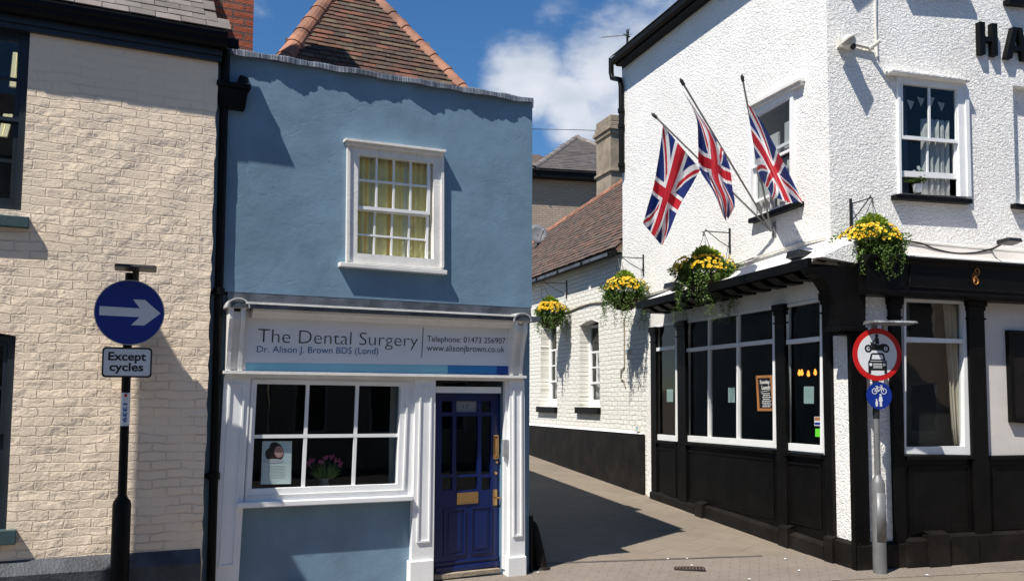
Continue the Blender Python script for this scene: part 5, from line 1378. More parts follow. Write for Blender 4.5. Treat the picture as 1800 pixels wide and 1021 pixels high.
# stone chimney behind the pub
Fc = Face(tuple((CAM + dirpx(1082, 300) * 24)[:2]), AZF)
chm = root('chimney_stack', Fc.mw, 'tall buff stone chimney stack squeezed between the sky and the pub downpipe', 'chimney')
mb = MB(); ua, ub = Fc.u_(1073.5, 260), Fc.u_(1097, 260); z0_, z1_ = Fc.z_(1080, 330) - 3, Fc.z_(1080, 236)
mb.box(ua, ub, -.9, 0, z0_, z1_); obj('shaft', mb, M['stone'], chm, Fc)
mb = MB()
for i, (o_, a, b_) in enumerate(((.04, 236, 229), (.08, 228.5, 222), (.04, 221, 214), (.01, 213, 202))):
    mb.box(ua - o_, ub + o_, -.9 - o_, o_, Fc.z_(1080, a), Fc.z_(1080, b_))
mb.box(ua - .05, ub + .05, -.95, .05, Fc.z_(1080, 302), Fc.z_(1080, 297)); obj('cap_courses', mb, M['stone'], chm, Fc, bevel=.015)
# TV aerial on pub roof side, and telephone wire
an = CAM + dirpx(1102, 62) * 22; amw = Matrix.Translation(an)
ar = root('tv_aerial', amw, 'rooftop television aerial silhouetted against the cloud by the pub eaves', 'aerial')
bd = Vector((-.93, -.2, -.17)).normalized(); up_ = Vector((0, 0, 1)); sd_ = Vector((-.15, .98, .05))
obj('mast', MB().tube([(0, 0, -1.6), (0, 0, .12)], .018, 8), M['iron'], ar, mw=amw)
mb = MB().tube([bd * -.12, bd * .62], .008, 6)
for i in range(11): p = bd * (.04 + i * .056); mb.tube([p - sd_ * .12 - up_ * .02, p + sd_ * .12 + up_ * .02], .005, 5)
obj('boom', mb, M['pale_steel'], ar, mw=amw)
mb = MB()
for k in (-1, 1):
    for j in (-.5, 0, .5): mb.tube([Vector((.0, -.14, .03 * k + j * .1 * k)), Vector((.05, .14, .10 * k + j * .1 * k))], .006, 5)
mb.tube([(.02, 0, -.14), (.05, 0, .15)], .010, 6); mb.tube([(-.08, 0, .02), (.07, 0, -.05)], .02, 6)
obj('reflector', mb, M['iron'], ar, mw=amw)
wr = [CAM + dirpx(x, y) * 38 for x, y in ((700, 218), (930, 227), (1010, 228.5), (1110, 232), (1250, 240))]
tag(obj('telephone_wire', MB().tube(wr, .012, 5), M['iron'], None, mw=ID), 'single thin telephone wire crossing the sky between the houses', 'wire')

# ================================================================== SIGN POSTS
def disc(mb, c, r, d0, d1, n=40):
    return mb.prism([(c[0] + r * cos(2 * pi * i / n), c[1] + r * sin(2 * pi * i / n)) for i in range(n)], d0, d1)
def rrect(x0, z0, x1, z1, r, n=5):
    pts = []
    for (cx, cz, a0) in ((x1 - r, z1 - r, 0), (x0 + r, z1 - r, 90), (x0 + r, z0 + r, 180), (x1 - r, z0 + r, 270)):
        for i in range(n + 1): a = R(a0 + 90 * i / n); pts.append((cx + r * cos(a), cz + r * sin(a)))
    return pts
# left post : stands just in front of the cream wall
pu = FC.u_(221, 690, .25); pp_ = FC.w(pu, .25, 0)
SL = Face((pp_.x, pp_.y), AZB + 4); f2 = SL
post = root('sign_post', SL.mw, 'black painted post in front of the cream wall carrying the blue arrow sign', 'sign post')
def PZ(face, px, py, d=0): return face.z_(px, py, d)
zd = PZ(SL, 227, 549, .05); zl0 = PZ(SL, 210, 880)
t_ = MB().tube([(0, 0, zl0 - .05), (0, 0, PZ(SL, 228, 480))], .037, 16); obj('pole', t_, M['black'], post, mw=SL.mw, smooth=True)
t_ = MB().lathe((0, 0, 0), [(.075, -.3), (.075, zl0 - .03), (.068, zl0), (.045, zl0 + .03), (.037, zl0 + .05)], 18); obj('base', t_, M['black'], post, mw=SL.mw, smooth=True)
ubx = SL.u_(222, 718); zb0, zb1 = PZ(SL, 218, 748), PZ(SL, 222, 690)
t_ = MB().tube([(0, 0, zb0), (0, 0, zb1)], .0385, 16); stk = obj('sticker', t_, M['sign_white'], post, mw=SL.mw, smooth=True)
zz = zb1 - .06
text('lettering', '1339', RQ(SL, -.018, zb0 + .03, .016, zb1 - .09), .0400, M['text_blue'], stk, SL, rot=-90, off=.03)
obj('red_mark', MB().box(-.010, .012, .039, .0405, zb1 - .035, zb1 - .01), M['sign_red'], stk, SL)
# round sign
du = SL.u_(228, 549, .05); dr_px = Quad(SL, [(168, 492), (287, 492), (287, 606), (168, 606)], .05); rad = dr_px.W / 2 * .5 + dr_px.H / 2 * .5
print('disc rad', rad, dr_px.W, dr_px.H)
ms = SL.mw @ Matrix.Translation((du, 0, zd)); FSN = Face((0, 0), 0)
sg = root('round_sign', ms, 'round blue turn right sign with white arrow on the left post', 'road sign')
obj('plate', disc(MB(), (0, 0), rad, .048, .052), M['sign_blue'], sg, mw=ms); obj('rim', MB(), M['pale_steel'], sg, mw=ms) if False else None
rim = MB(); n = 48
for i in range(n):
    a, b_ = 2 * pi * i / n, 2 * pi * (i + 1) / n
    rim.prism([(rad * cos(a), rad * sin(a)), (rad * cos(b_), rad * sin(b_)), (rad * 1.025 * cos(b_), rad * 1.025 * sin(b_)), (rad * 1.025 * cos(a), rad * 1.025 * sin(a))], .044, .056)
obj('rim', rim, M['pale_steel'], sg, mw=ms)
k = rad / 58.0; ar_ = [(-50.5, 11.5), (15, 11.5), (5, 26), (27, 26), (52.5, 1), (26, -22), (4, -22), (17, -7.5), (-50.5, -7.5)]
ar_ = [(-50.5, 9.5), (17, 8), (5, 24), (25, 24), (52.5, 0), (25, -23), (3, -23), (17, -8), (-50.5, -7)]
obj('arrow', MB().prism([(x * k, z * k) for x, z in ar_], .0522, .054), M['sign_white'], sg, mw=ms)
obj('bracket', MB().box(-.05, .05, .035, .0475, -.12, -.09).box(-.05, .05, .035, .0475, .09, .12), M['grey_steel'], sg, mw=ms)
# supplementary plate
qp = Quad(SL, [(180, 610), (268, 610), (268, 663), (180, 663)], .05); uc = (qp.c[0].x + qp.c[1].x) / 2; zc = (qp.c[0].y + qp.c[2].y) / 2; hw_, hh_ = qp.W / 2, qp.H / 2
mp_ = SL.mw @ Matrix.Translation((uc, 0, zc)); pl_ = root('sign_plate', mp_, 'white rectangular plate reading Except cycles below the blue arrow sign', 'sign plate')
obj('border', MB().prism(rrect(-hw_, -hh_, hw_, hh_, .03), .046, .050), M['sign_black'], pl_, mw=mp_)
obj('plate', MB().prism(rrect(-hw_ * .93, -hh_ * .88, hw_ * .93, hh_ * .88, .022), .0502, .052), M['sign_white'], pl_, mw=mp_)
FP = Face((0, 0), 90)
text('lettering', 'Except', RQ(FP, -hw_ * .76, -hh_ * .06, hw_ * .76, hh_ * .68), .0525, M['sign_black'], pl_, None, off=.028, mw=mp_)
text('lettering', 'cycles', RQ(FP, -hw_ * .70, -hh_ * .76, hw_ * .66, -hh_ * .02), .0525, M['sign_black'], pl_, None, off=.028, mw=mp_)
def lamp_head(face, px0, px1, py0, py1, d, mat, label, parent_z):
    u0_, z1 = face.h(px0, py0, d); u1_, z0 = face.h(px1, py1, d); uc = (u0_ + u1_) / 2; mwl = face.mw @ Matrix.Translation((uc, 0, z0)); hw = (u1_ - u0_) / 2; hgt = (z1 - z0)
    r_ = root('sign_lamp', mwl, label, 'lamp')
    mb = MB(); mb.add([(-hw, -.02, 0), (hw, -.02, 0), (hw, -.28, hgt * .25), (-hw, -.28, hgt * .25), (-hw * .93, -.02, hgt), (hw * .93, -.02, hgt), (hw * .93, -.26, hgt * .8), (-hw * .93, -.26, hgt * .8)],
                      [[0, 3, 2, 1], [4, 5, 6, 7], [0, 1, 5, 4], [1, 2, 6, 5], [2, 3, 7, 6], [3, 0, 4, 7]])
    obj('housing', mb, mat, r_, mw=mwl, bevel=.01); obj('neck', MB().tube([(0, 0, -.13), (0, -.02, .012)], .028, 10), mat, r_, mw=mwl)
lamp_head(SL, 201, 276, 465, 478, .1, M['iron'], 'dark flat sign lamp on top of the left post', 0)
# right post
rp = groundhit(1547, 1008, .0); SR = Face((rp.x, rp.y), 171.8 - 90)
post = root('sign_post', SR.mw, 'grey galvanised post at the pub corner with a wide base', 'sign post')
zk = PZ(SR, 1543, 842)
t_ = MB().tube([(0, 0, zk - .02), (0, 0, PZ(SR, 1545, 570))], .034, 16); obj('pole', t_, M['grey_steel'], post, mw=SR.mw, smooth=True)
t_ = MB().lathe((0, 0, 0), [(.074, -.02), (.074, zk - .06), (.062, zk - .01), (.044, zk + .02), (.034, zk + .05)], 20); obj('base', t_, M['grey_steel'], post, mw=SR.mw, smooth=True)
zdo0, zdo1 = PZ(SR, 1550, 950), PZ(SR, 1550, 865); t_ = MB(); n = 8
arc = [(-1.35 + 1.9 * i / n) for i in range(n + 1)]
vs = []
for z in (zdo0, zdo1):
    for a in arc: vs.append((.0785 * sin(a + .55), -.0785 * cos(a + .55), z))
t_.add(vs, [[i, i + 1, n + 2 + i, n + 1 + i] for i in range(n)]); dobj = obj('access_door', t_, M['grey_steel'], post, mw=SR.mw, smooth=True, recalc=False); smm = dobj.modifiers.new('s', 'SOLIDIFY'); smm.thickness = .006
t_ = MB().tube([(0, 0, PZ(SR, 1543, 735)), (0, 0, PZ(SR, 1543, 716))], .037, 16); obj('clamp', t_, M['iron'], post, mw=SR.mw, smooth=True)
def centre(face, x, y, d): return face.h(x, y, d)
u, z = centre(SR, 1542, 623, .05); ms = SR.mw @ Matrix.Translation((u, 0, z)); zt_ = SR.z_(1542, 577, .05); rad = zt_ - z
sg = root('round_sign', ms, 'round white no motor vehicles sign with red border on the right post', 'road sign')
obj('red_ring', disc(MB(), (0, 0), rad, .046, .050), M['sign_red'], sg, mw=ms); obj('face_plate', disc(MB(), (0, 0), rad * .80, .0502, .052), M['sign_white'], sg, mw=ms)
def P2(mb, pts, s, ox=0, oz=0, d=.0535): return mb.prism([(ox + x * s, oz + zz_ * s) for x, zz_ in pts], .0522, d)
def ring(mb, c, r1, r2, d0=.0522, d1=.0535, n=20):
    for i in range(n):
        a, b_ = 2 * pi * i / n, 2 * pi * (i + 1) / n
        mb.prism([(c[0] + r1 * cos(a), c[1] + r1 * sin(a)), (c[0] + r1 * cos(b_), c[1] + r1 * sin(b_)), (c[0] + r2 * cos(b_), c[1] + r2 * sin(b_)), (c[0] + r2 * cos(a), c[1] + r2 * sin(a))], d0, d1)
s = rad / 100.
s0m = s; s = s * 1.13
mo = MB(); ring(mo, (-32 * s, 20 * s), 7 * s, 13.5 * s); ring(mo, (31 * s, 20 * s), 7 * s, 13.5 * s)
disc(mo, (-32 * s, 20 * s), 3 * s, .0522, .0534, 10); disc(mo, (31 * s, 20 * s), 3 * s, .0522, .0534, 10)
P2(mo, [(x_, z_ - 5) for x_, z_ in [(-20, 20), (20, 18), (26, 30), (38, 40), (20, 42), (6, 38), (-14, 42), (-22, 48), (-26, 46), (-20, 38)]], s, d=.0537)
P2(mo, [(x_, z_ - 5) for x_, z_ in [(-30, 26), (-20, 46), (-16, 44), (-26, 24)]], s, d=.0539)
P2(mo, [(x_, z_ - 5) for x_, z_ in [(-6, 41), (8, 41), (6, 60), (-2, 66), (-8, 60)]], s, d=.0541); P2(mo, [(x_, z_ - 5) for x_, z_ in [(-18, 46), (-4, 60), (-6, 54), (-15, 43)]], s, d=.0543); disc(mo, (-1 * s, 64 * s), 6 * s, .0522, .0545, 12)
s = s0m
obj('motorcycle_symbol', mo, M['sign_black'], sg, mw=ms)
ca = MB(); car = [(-33, -22), (-38, -26), (-38, -72), (-27, -72), (-27, -60), (27, -60), (27, -72), (38, -72), (38, -26), (33, -22), (27, 2), (20, 6), (-20, 6), (-27, 2)]
P2(ca, car, s); obj('car_symbol', ca, M['sign_black'], sg, mw=ms)
cw = MB(); P2(cw, [(-24, -18), (-20, -1), (20, -1), (24, -18)], s, d=.0547); disc(cw, (-28 * s, -38 * s), 6 * s, .0522, .0547, 12); disc(cw, (28 * s, -38 * s), 6 * s, .0522, .0547, 12)
for i in range(3): P2(cw, [(-18, -34 - i * 7), (18, -34 - i * 7), (18, -37 - i * 7), (-18, -37 - i * 7)], s, d=.0547)
P2(cw, [(-30, -24), (30, -24), (29, -26), (-29, -26)], s, d=.0547)
obj('car_highlights', cw, M['sign_white'], sg, mw=ms)
u, z = centre(SR, 1545.5, 695, .05); ms = SR.mw @ Matrix.Translation((u, 0, z)); rad2 = SR.z_(1545, 671, .05) - z
sg = root('round_sign', ms, 'small blue roundel with white bicycle and pedestrians below the red ringed sign', 'road sign')
obj('plate', disc(MB(), (0, 0), rad2, .046, .050), M['sign_blue'], sg, mw=ms); s = rad2 / 100.
cy = MB(); ring(cy, (-36 * s, 32 * s), 17 * s, 22 * s); ring(cy, (36 * s, 32 * s), 17 * s, 22 * s)
def bar(mb, a, b_, w, d=.0535):
    a = Vector(a) * s; b_ = Vector(b_) * s; nn_ = (b_ - a).normalized(); nn_ = Vector((-nn_.y, nn_.x)) * w * s; mb.prism([tuple(a + nn_), tuple(b_ + nn_), tuple(b_ - nn_), tuple(a - nn_)], .0522, d)
for a, b_ in (((-36, 32), (-18, 60)), ((-18, 60), (22, 60)), ((-4, 32), (22, 60)), ((-36, 32), (-4, 32)), ((-4, 32), (-20, 66)), ((36, 32), (18, 72)), ((8, 74), (24, 72)), ((-28, 68), (-12, 68))): bar(cy, a, b_, 2.8)
obj('bicycle_symbol', cy, M['sign_white'], sg, mw=ms)
pe = MB(); disc(pe, (10 * s, 4 * s), 8 * s, .0502, .0535, 12); P2(pe, [(0, -6), (20, -6), (26, -40), (18, -42), (20, -80), (2, -80), (2, -44), (-6, -40)], s)
disc(pe, (-22 * s, -30 * s), 6 * s, .0502, .0535, 12); P2(pe, [(-29, -38), (-15, -38), (-12, -58), (-16, -80), (-28, -80), (-32, -58)], s)
obj('pedestrian_symbol', pe, M['sign_white'], sg, mw=ms)
lamp_head(SR, 1522, 1600, 563, 572, .1, M['lamp_metal'], 'crumpled pale metal sign lamp above the red ringed sign', 0)

# ================================================================== FLOODLIGHTS, CAMERA
def flood(face, x0, x1, y0, y1, d, lab, tilt=.25):
    u0_, z1 = face.h(x0, y0, d); u1_, z0 = face.h(x1, y1, d); mwl = face.mw @ Matrix.Translation(((u0_ + u1_) / 2, 0, (z0 + z1) / 2)); hw = abs(u1_ - u0_) / 2; hgt = abs(z1 - z0) / 2
    r_ = root('floodlight', mwl, lab, 'floodlight'); mb = MB()
    hw *= .62; mb.add([(-hw, -d + .09, -hgt), (hw, -d + .09, -hgt), (hw * .85, -d - .09, -hgt * .5), (-hw * .85, -d - .09, -hgt * .5), (-hw * .9, -d + .10, hgt * .2), (hw * .9, -d + .10, hgt * .2), (hw * .8, -d - .07, hgt * .5), (-hw * .8, -d - .07, hgt * .5)],
           [[0, 3, 2, 1], [4, 5, 6, 7], [0, 1, 5, 4], [1, 2, 6, 5], [2, 3, 7, 6], [3, 0, 4, 7]])
    obj('housing', mb, M['iron'], r_, mw=mwl, bevel=.008); obj('bracket', MB().tube([(0, 0, -.06), (0, -.06, -.07), (0, -d + .04, 0)], .014, 8), M['iron'], r_, mw=mwl)
flood(FL, 1167, 1199, 496, 507, .42, 'black floodlight above the lane canopy, beside the largest hanging basket')
flood(FL, 1381, 1426, 440, 453, .40, 'black floodlight above the lane canopy near the pub corner')
flood(FU, 1752, 1799, 414, 431, .35, 'black floodlight above the front fascia near the right edge')
u, z = FU.h(1494, 73, .12); mwl = FU.mw @ Matrix.Translation((u, 0, z)); r_ = root('security_light', mwl, 'cream security light with short arm high on the front wall of the pub', 'security light')
mb = MB(); mb.box(-.10, .10, .001, .05, -.05, .05); mb.lathe((0, -.10, 0), [(.02, -.09), (.07, -.06), (.09, .0), (.07, .06), (.02, .09)], 14); obj('body', mb, M['camwhite'], r_, mw=mwl, smooth=True)
obj('hood', MB().obox((-.05, -.16, .01), (.09, .02, .05), (0, .10, -.02), (.0, .004, .01)), M['camwhite'], r_, mw=mwl)
obj('lens', MB().lathe((.02, -.15, -.08), [(.01, -.035), (.035, -.01), (.035, .03)], 12), M['iron'], r_, mw=mwl, smooth=True)
obj('arm', MB().tube([(.08, -.03, .02), (.3, -.03, .0), (.42, -.03, -.0)], .02, 8).tube([(.36, -.02, -.02), (.42, -.16, .05)], .025, 8), M['camwhite'], r_, mw=mwl)
cable('conduit', fp(FU, [(1539, -10), (1539, 40), (1540, 60), (1542, 100)], .012), .014, M['camwhite'], 'white painted vertical conduit rising beside the security light', 'conduit', FU)

# ================================================================== HANGING BASKETS
def bracket(face, xb, y0, y1, d, tipx, label, yarm):
    u, z0 = face.h(xb, y1, .02); z1 = face.h(xb, y0, .02)[1]; za = z0 + (z1 - z0) * .62
    mwl = face.mw @ Matrix.Translation((u, 0, z0)); Z = lambda z: z - z0
    r_ = root('basket_bracket', mwl, label, 'bracket', 'wall brackets of the hanging baskets')
    obj('wall_bar', MB().box(-.014, .014, .001, .02, -.02, z1 - z0), M['iron'], r_, mw=mwl)
    aa = Z(z1) * .80; mb = MB().tube([(0, -.02, aa), (0, -d, aa)], .008, 6)
    pts = [(0, -.02, Z(z1) * .18), (0, -d * .45, aa * .55), (0, -d * .8, aa * .92), (0, -d * .97, aa + .03)]
    mb.tube(pts, .007, 6)
    hk = [(0, -d - .03 + .035 * sin(a) * 1, aa - .02 - .03 * cos(a) - .02) for a in [i * .5 for i in range(8)]]
    mb.tube([(0, -d, aa)] + hk, .006, 6); obj('arm', mb, M['iron'], r_, mw=mwl, smooth=True)
    return face.w(u, d, z0 + aa)
def basket(hook, cpx, face, r, label, seed, fl_bias, trail, dens=1.0, nflow=70, spr=1.0):
    rnd = random.Random(seed); dist = (hook - CAM).length
    dirc = dirpx(*cpx); t = (Vector((hook.x, hook.y, 0)).dot(Vector((dirc.x, dirc.y, 0)).normalized())) / Vector((dirc.x, dirc.y, 0)).length
    c = CAM + dirc * t; c = Vector((hook.x, hook.y, c.z)); off = (CAM + dirc * t) - c
    c = c + off
    mwl = Matrix.Translation(c); root_ = root('hanging_basket', mwl, label, 'hanging basket', 'hanging baskets of yellow flowers on the pub')
    mb = MB().lathe((0, 0, 0), [(.03, -r * .95), (r * .45, -r * .85), (r * .75, -r * .5), (r * .85, 0)], 20); obj('liner', mb, M['coir'], root_, mw=mwl, smooth=True)
    ch = MB(); hl = hook - c
    for k in range(3):
        a = 2.1 * k + .4; ch.tube([Vector((r * .8 * cos(a), r * .8 * sin(a), 0)), hl + Vector((0, 0, -.03))], .004, 5)
    for a in range(12): 
        t0_ = 2 * pi * a / 12; ch.tube([Vector((r * .86 * cos(t0_), r * .86 * sin(t0_), 0)), Vector((r * .78 * cos(t0_ + .2), r * .78 * sin(t0_ + .2), -r * .5)), Vector((r * .48 * cos(t0_), r * .48 * sin(t0_), -r * .86))], .004, 5)
    obj('chains', ch, M['iron'], root_, mw=mwl)
    def leaf(mb, c, s, d_, droop=.3):
        nrm_ = Vector((rnd.gauss(0, 1), rnd.gauss(0, 1), rnd.gauss(0, 1))).normalized(); x = d_.cross(nrm_)
        if x.length < .1: return
        x.normalize(); y = d_; z_ = x.cross(y)
        w_ = s * .42
        mb.add([c, c + y * s * .45 + x * w_ + z_ * s * .08, c + y * s - z_ * s * droop * .5, c + y * s * .45 - x * w_ + z_ * s * .08], [[0, 1, 2, 3]])
    lf = MB(); ll = MB(); fw = MB()
    for i in range(int(1500 * dens)):
        d_ = Vector((rnd.gauss(0, 1), rnd.gauss(0, 1), rnd.gauss(0, .75))).normalized(); rr = r * rnd.uniform(.72, 1.0)
        p = Vector((d_.x * rr * spr, d_.y * rr, max(-r * .55, d_.z * rr * .75 + r * .12)))
        leaf(lf, p, rnd.uniform(.03, .05), (d_ + Vector((rnd.uniform(-.6, .6), rnd.uniform(-.6, .6), rnd.uniform(-.6, .3)))).normalized())
    nL = int(1900 * dens)
    for i in range(nL):
        d_ = Vector((rnd.gauss(0, 1), rnd.gauss(0, 1), rnd.gauss(.25, .8))).normalized()
        lump = 1 + .22 * sin(d_.x * 5 + seed) * cos(d_.y * 4 + seed * 2) + .15 * sin(d_.z * 7)
        rr = r * (rnd.uniform(.55, 1.12) ** .7) * lump; p = Vector((d_.x * rr * 1.08 * spr, d_.y * rr * 1.0, d_.z * rr * .80 + r * .08))
        if p.z < -r * .35 and rnd.random() < .7: continue
        dd_ = (d_ + Vector((rnd.uniform(-.7, .7), rnd.uniform(-.7, .7), rnd.uniform(-.6, .4)))).normalized()
        leaf(lf, p, rnd.uniform(.022, .042), dd_)
    for i in range(int(230 * dens)):
        a = rnd.uniform(0, 6.28); q = rnd.random() ** .6; p = Vector((cos(a) * r * .5 * q, sin(a) * r * .5 * q, r * (.75 + .35 * (1 - q) + rnd.uniform(-.1, .15))))
        leaf(ll, p, rnd.uniform(.04, .075), (Vector((cos(a) * .7, sin(a) * .7, rnd.uniform(.4, 1.2)))).normalized(), .6)
    ns = int(26 * dens)
    for i in range(ns):
        a = fl_bias[1] + rnd.gauss(0, 1.5) if i % 2 else rnd.uniform(0, 6.28)
        st_ = Vector((cos(a) * r * .95 * spr, sin(a) * r * .9, -r * .05)); L_ = rnd.uniform(.35, 1.0) * trail; k = int(L_ / .014); sw = rnd.uniform(-.12, .12); s2 = rnd.uniform(-.1, .1)
        for j in range(k):
            t0_ = j / k; p = st_ + Vector((cos(a) * .05 + sw * t0_ * .5 + .02 * sin(t0_ * 9 + i), sin(a) * .05 + s2 * t0_ * .4, -L_ * t0_))
            for m_ in range(2):
                leaf(lf, p + Vector((rnd.gauss(0, .014), rnd.gauss(0, .014), rnd.gauss(0, .01))), rnd.uniform(.016, .036) * (1.1 - .4 * t0_), Vector((rnd.gauss(0, 1), rnd.gauss(0, 1), rnd.gauss(-.4, .7))).normalized())
    for i in range(nflow):
        a = fl_bias[0] + rnd.gauss(0, 1.0); el = rnd.uniform(.1, .95)
        d_ = Vector((cos(a) * cos(el), sin(a) * cos(el), sin(el))); lump = 1 + .15 * sin(d_.x * 5 + seed)
        p = Vector((d_.x * r * 1.18 * spr * lump, d_.y * r * 1.12, d_.z * r * .92 + r * .08)); nn_ = (d_ + Vector((rnd.uniform(-.3, .3), rnd.uniform(-.3, .3), rnd.uniform(0, .4)))).normalized()
        x = nn_.cross(Vector((0, 0, 1))).normalized(); y = x.cross(nn_); pr_s = rnd.uniform(.015, .032); m_ = 7
        vs = [p - nn_ * .006]
        for q in range(m_ * 2): rr = pr_s * (1 if q % 2 else .72); vs.append(p + (x * cos(pi * q / m_) + y * sin(pi * q / m_)) * rr + nn_ * .004)
        fw.add(vs, [[0, 1 + q, 1 + (q + 1) % (m_ * 2)] for q in range(m_ * 2)])
    obj('foliage', lf, M['leaf'], root_, mw=mwl, recalc=False); obj('new_growth', ll, M['leaf_l'], root_, mw=mwl, recalc=False); obj('flowers', fw, M['petal'], root_, mw=mwl, recalc=False)
B1 = bracket(FL, 995, 492, 523, .55, 960, 'iron bracket in eaves shade on the white brick wall, first up the lane', 0)
B2 = bracket(FL, 1130, 447, 482, .48, 1095, 'iron bracket at the far end of the pub roughcast above the second basket', 0)
B3 = bracket(FL, 1282, 401, 442, .42, 1240, 'iron bracket below the flags on the lane side wall', 0)
B4 = bracket(FU, 1497, 349, 397, .38, 1530, 'iron bracket on the street front wall right of the pub corner', 0)
toC = lambda p: atan2(CAM.y - p.y, CAM.x - p.x)
basket(B1, (967, 553), FL, .30, 'round yellow flowered hanging basket furthest up the lane', 41, (toC(B1), toC(B1)), .55, 1.3, 210, .92)
basket(B2, (1098, 516), FL, .31, 'trailing yellow hanging basket at the far end of the lane canopy', 42, (toC(B2) , toC(B2) ), .62, 1.3, 130, 1.0)
basket(B3, (1241, 484), FL, .33, 'wide hanging basket with two long trails and yellow flowers in front of the lane canopy', 43, (toC(B3) - .7, toC(B3)), .68, 1.9, 190, 1.15)
basket(B4, (1533, 436), FU, .31, 'bushy hanging basket with yellow flowers on the pub corner above the red ringed sign', 44, (toC(B4), toC(B4) + 1), .42, 2.0, 150, 1.0)

# ================================================================== FLAGS
ub, zb = FL.h(1355, 404, .06); bmw = FL.mw @ Matrix.Translation((ub, 0, zb))
fb_ = root('flag_bracket', bmw, 'grey metal bracket holding three flagpoles under the lane side window', 'flag bracket')
obj('plate', MB().box(-.035, .035, .001, .012, -.09, .11), M['grey_steel'], fb_, mw=bmw)
BASE = FL.w(ub, .06, zb)
sk = MB()
def uj(x, y):
    """union flag, x 0..60 from hoist, y 0..30 up ; returns 0 white 1 red 2 blue"""
    cx, cy = x - 30, y - 15
    if abs(cx) < 3 or abs(cy) < 3: return 1
    if abs(cx) < 5 or abs(cy) < 5: return 0
    # diagonals
    L_ = sqrt(60 * 60 + 30 * 30)
    for sgn in (1, -1):
        dist = (cx * 30 - sgn * cy * 60) / L_      # signed distance to diagonal
        inq = (cx * cy > 0) if sgn > 0 else (cx * cy < 0)
        if inq and abs(dist) < 3:
            # red counterchanged: offset to one side in each quadrant
            s_ = 1 if cx < 0 else -1
            dd_ = dist * s_ * (1 if sgn > 0 else 1)
            if sgn > 0: red = -2 < -dd_ * 1 < 0
            else: red = -2 < dd_ * -1 < 0
            return 1 if red else 0
    return 2
def spl(pts, t):
    n_ = len(pts) - 1; x = min(max(t, 0), .9999) * n_; i = int(x); f = x - i
    p0, p1, p2, p3 = [pts[min(max(k_, 0), n_)] for k_ in (i - 1, i, i + 1, i + 2)]
    return tuple(.5 * ((2 * b) + (c - a) * f + (2 * a - 5 * b + 4 * c - d) * f * f + (3 * b - a - 3 * c + d) * f ** 3) for a, b, c, d in zip(p0, p1, p2, p3))
def flag(tip, tipd, topE, botE, lab, seed, amp=.05, folds=3.0):
    """topE, botE: edges of the cloth from hoist to fly as (px,py,depth)"""
    ut, zt_ = FL.h(tip[0], tip[1], tipd); TIP = FL.w(ut, tipd, zt_)
    mwf = Matrix.Translation(BASE); r_ = root('flag', mwf, lab, 'flag', 'three union flags on the lane side wall')
    v = TIP - BASE; obj('pole', MB().tube([Vector((0, 0, 0)) , v * .97], .0125, 10), M['pole'], r_, mw=mwf, smooth=True)
    obj('finial', MB().tube([v * .955, v * .985, v * 1.0], [.021, .024, .006], 10), M['iron'], r_, mw=mwf, smooth=True)
    sk.tube([bmw.inverted() @ (BASE - v.normalized() * .02), bmw.inverted() @ (BASE + v.normalized() * .14)], .022, 10)
    rnd = random.Random(seed); ph = [rnd.uniform(0, 6.28) for _ in range(4)]
    NX, NY = 150, 75; mb = MB(); vs = []
    for j in range(NY + 1):
        b_ = j / NY
        for i in range(NX + 1):
            a = i / NX; T = spl(topE, a); Bm = spl(botE, a)
            x = T[0] * b_ + Bm[0] * (1 - b_); y = T[1] * b_ + Bm[1] * (1 - b_); d = T[2] * b_ + Bm[2] * (1 - b_)
            env = (a ** .6) * 1.0
            off = amp * env * (lambda q_: sin(q_) + .28 * sin(2 * q_ + 1) + .12 * sin(5 * q_ + a * 3))(b_ * folds * 2 * pi + ph[0] + a * 1.8) + amp * .35 * env * sin(b_ * folds * 4.3 + a * 5 + ph[1]) + amp * .12 * sin(a * 17 + b_ * 6 + ph[2]) * env
            u_, z_ = FL.h(x, y, d); p = FL.w(u_, d, z_) - BASE
            p = p + (FL.n * .55 + FL.u * .75).normalized() * off
            vs.append(p)
    fs = []; mi = []
    for j in range(NY):
        for i in range(NX):
            q = j * (NX + 1) + i; fs.append([q, q + 1, q + NX + 2, q + NX + 1]); mi.append(uj((i + .5) / NX * 60, (j + .5) / NY * 30))
    mb.add(vs, fs); mb.mi = mi
    o = obj('cloth', mb, [M['flag_white'], M['flag_red'], M['flag_blue']], r_, mw=mwf, smooth=True, recalc=False)
def zc_(x, y): return (1100 + x / 2.836, 100 + y / 2.836)
def E(lst): return [(*zc_(x, y), d) for x, y, d in lst]
# 1 left flag: hoist along the pole from A to C, cloth hanging down
flag(zc_(128, 280), 1.45, E([(185, 340, 1.3), (165, 480, 1.28), (140, 640, 1.27), (110, 760, 1.27), (90, 835, 1.28)]),
     E([(372, 562, .92), (330, 640, .95), (270, 745, 1.05), (225, 860, 1.12), (182, 945, 1.15)]), 'left hand union flag hanging lowest, fully opened', 3, .075, 1.6)
flag(zc_(270, 108), 1.35, E([(277, 158, 1.25), (350, 300, 1.20), (362, 440, 1.15), (368, 560, 1.1), (440, 680, 1.05), (492, 812, 1.0)]),
     E([(482, 462, .80), (500, 500, .80), (522, 560, .82), (532, 650, .85), (543, 740, .88), (512, 800, .9)]), 'middle union flag twisted around its pole between the other two', 4, .085, 1.7)
flag(zc_(578, 88), .62, E([(602, 228, .52), (680, 330, .50), (745, 450, .48), (800, 560, .46), (850, 660, .45), (882, 735, .45)]),
     E([(655, 560, .34), (668, 590, .36), (690, 630, .38), (708, 655, .40), (722, 680, .42), (732, 704, .43)]), 'right hand union flag hanging across the upstairs lane window', 5, .075, 1.4)
obj('sockets', sk, M['grey_steel'], fb_, mw=bmw, smooth=True)

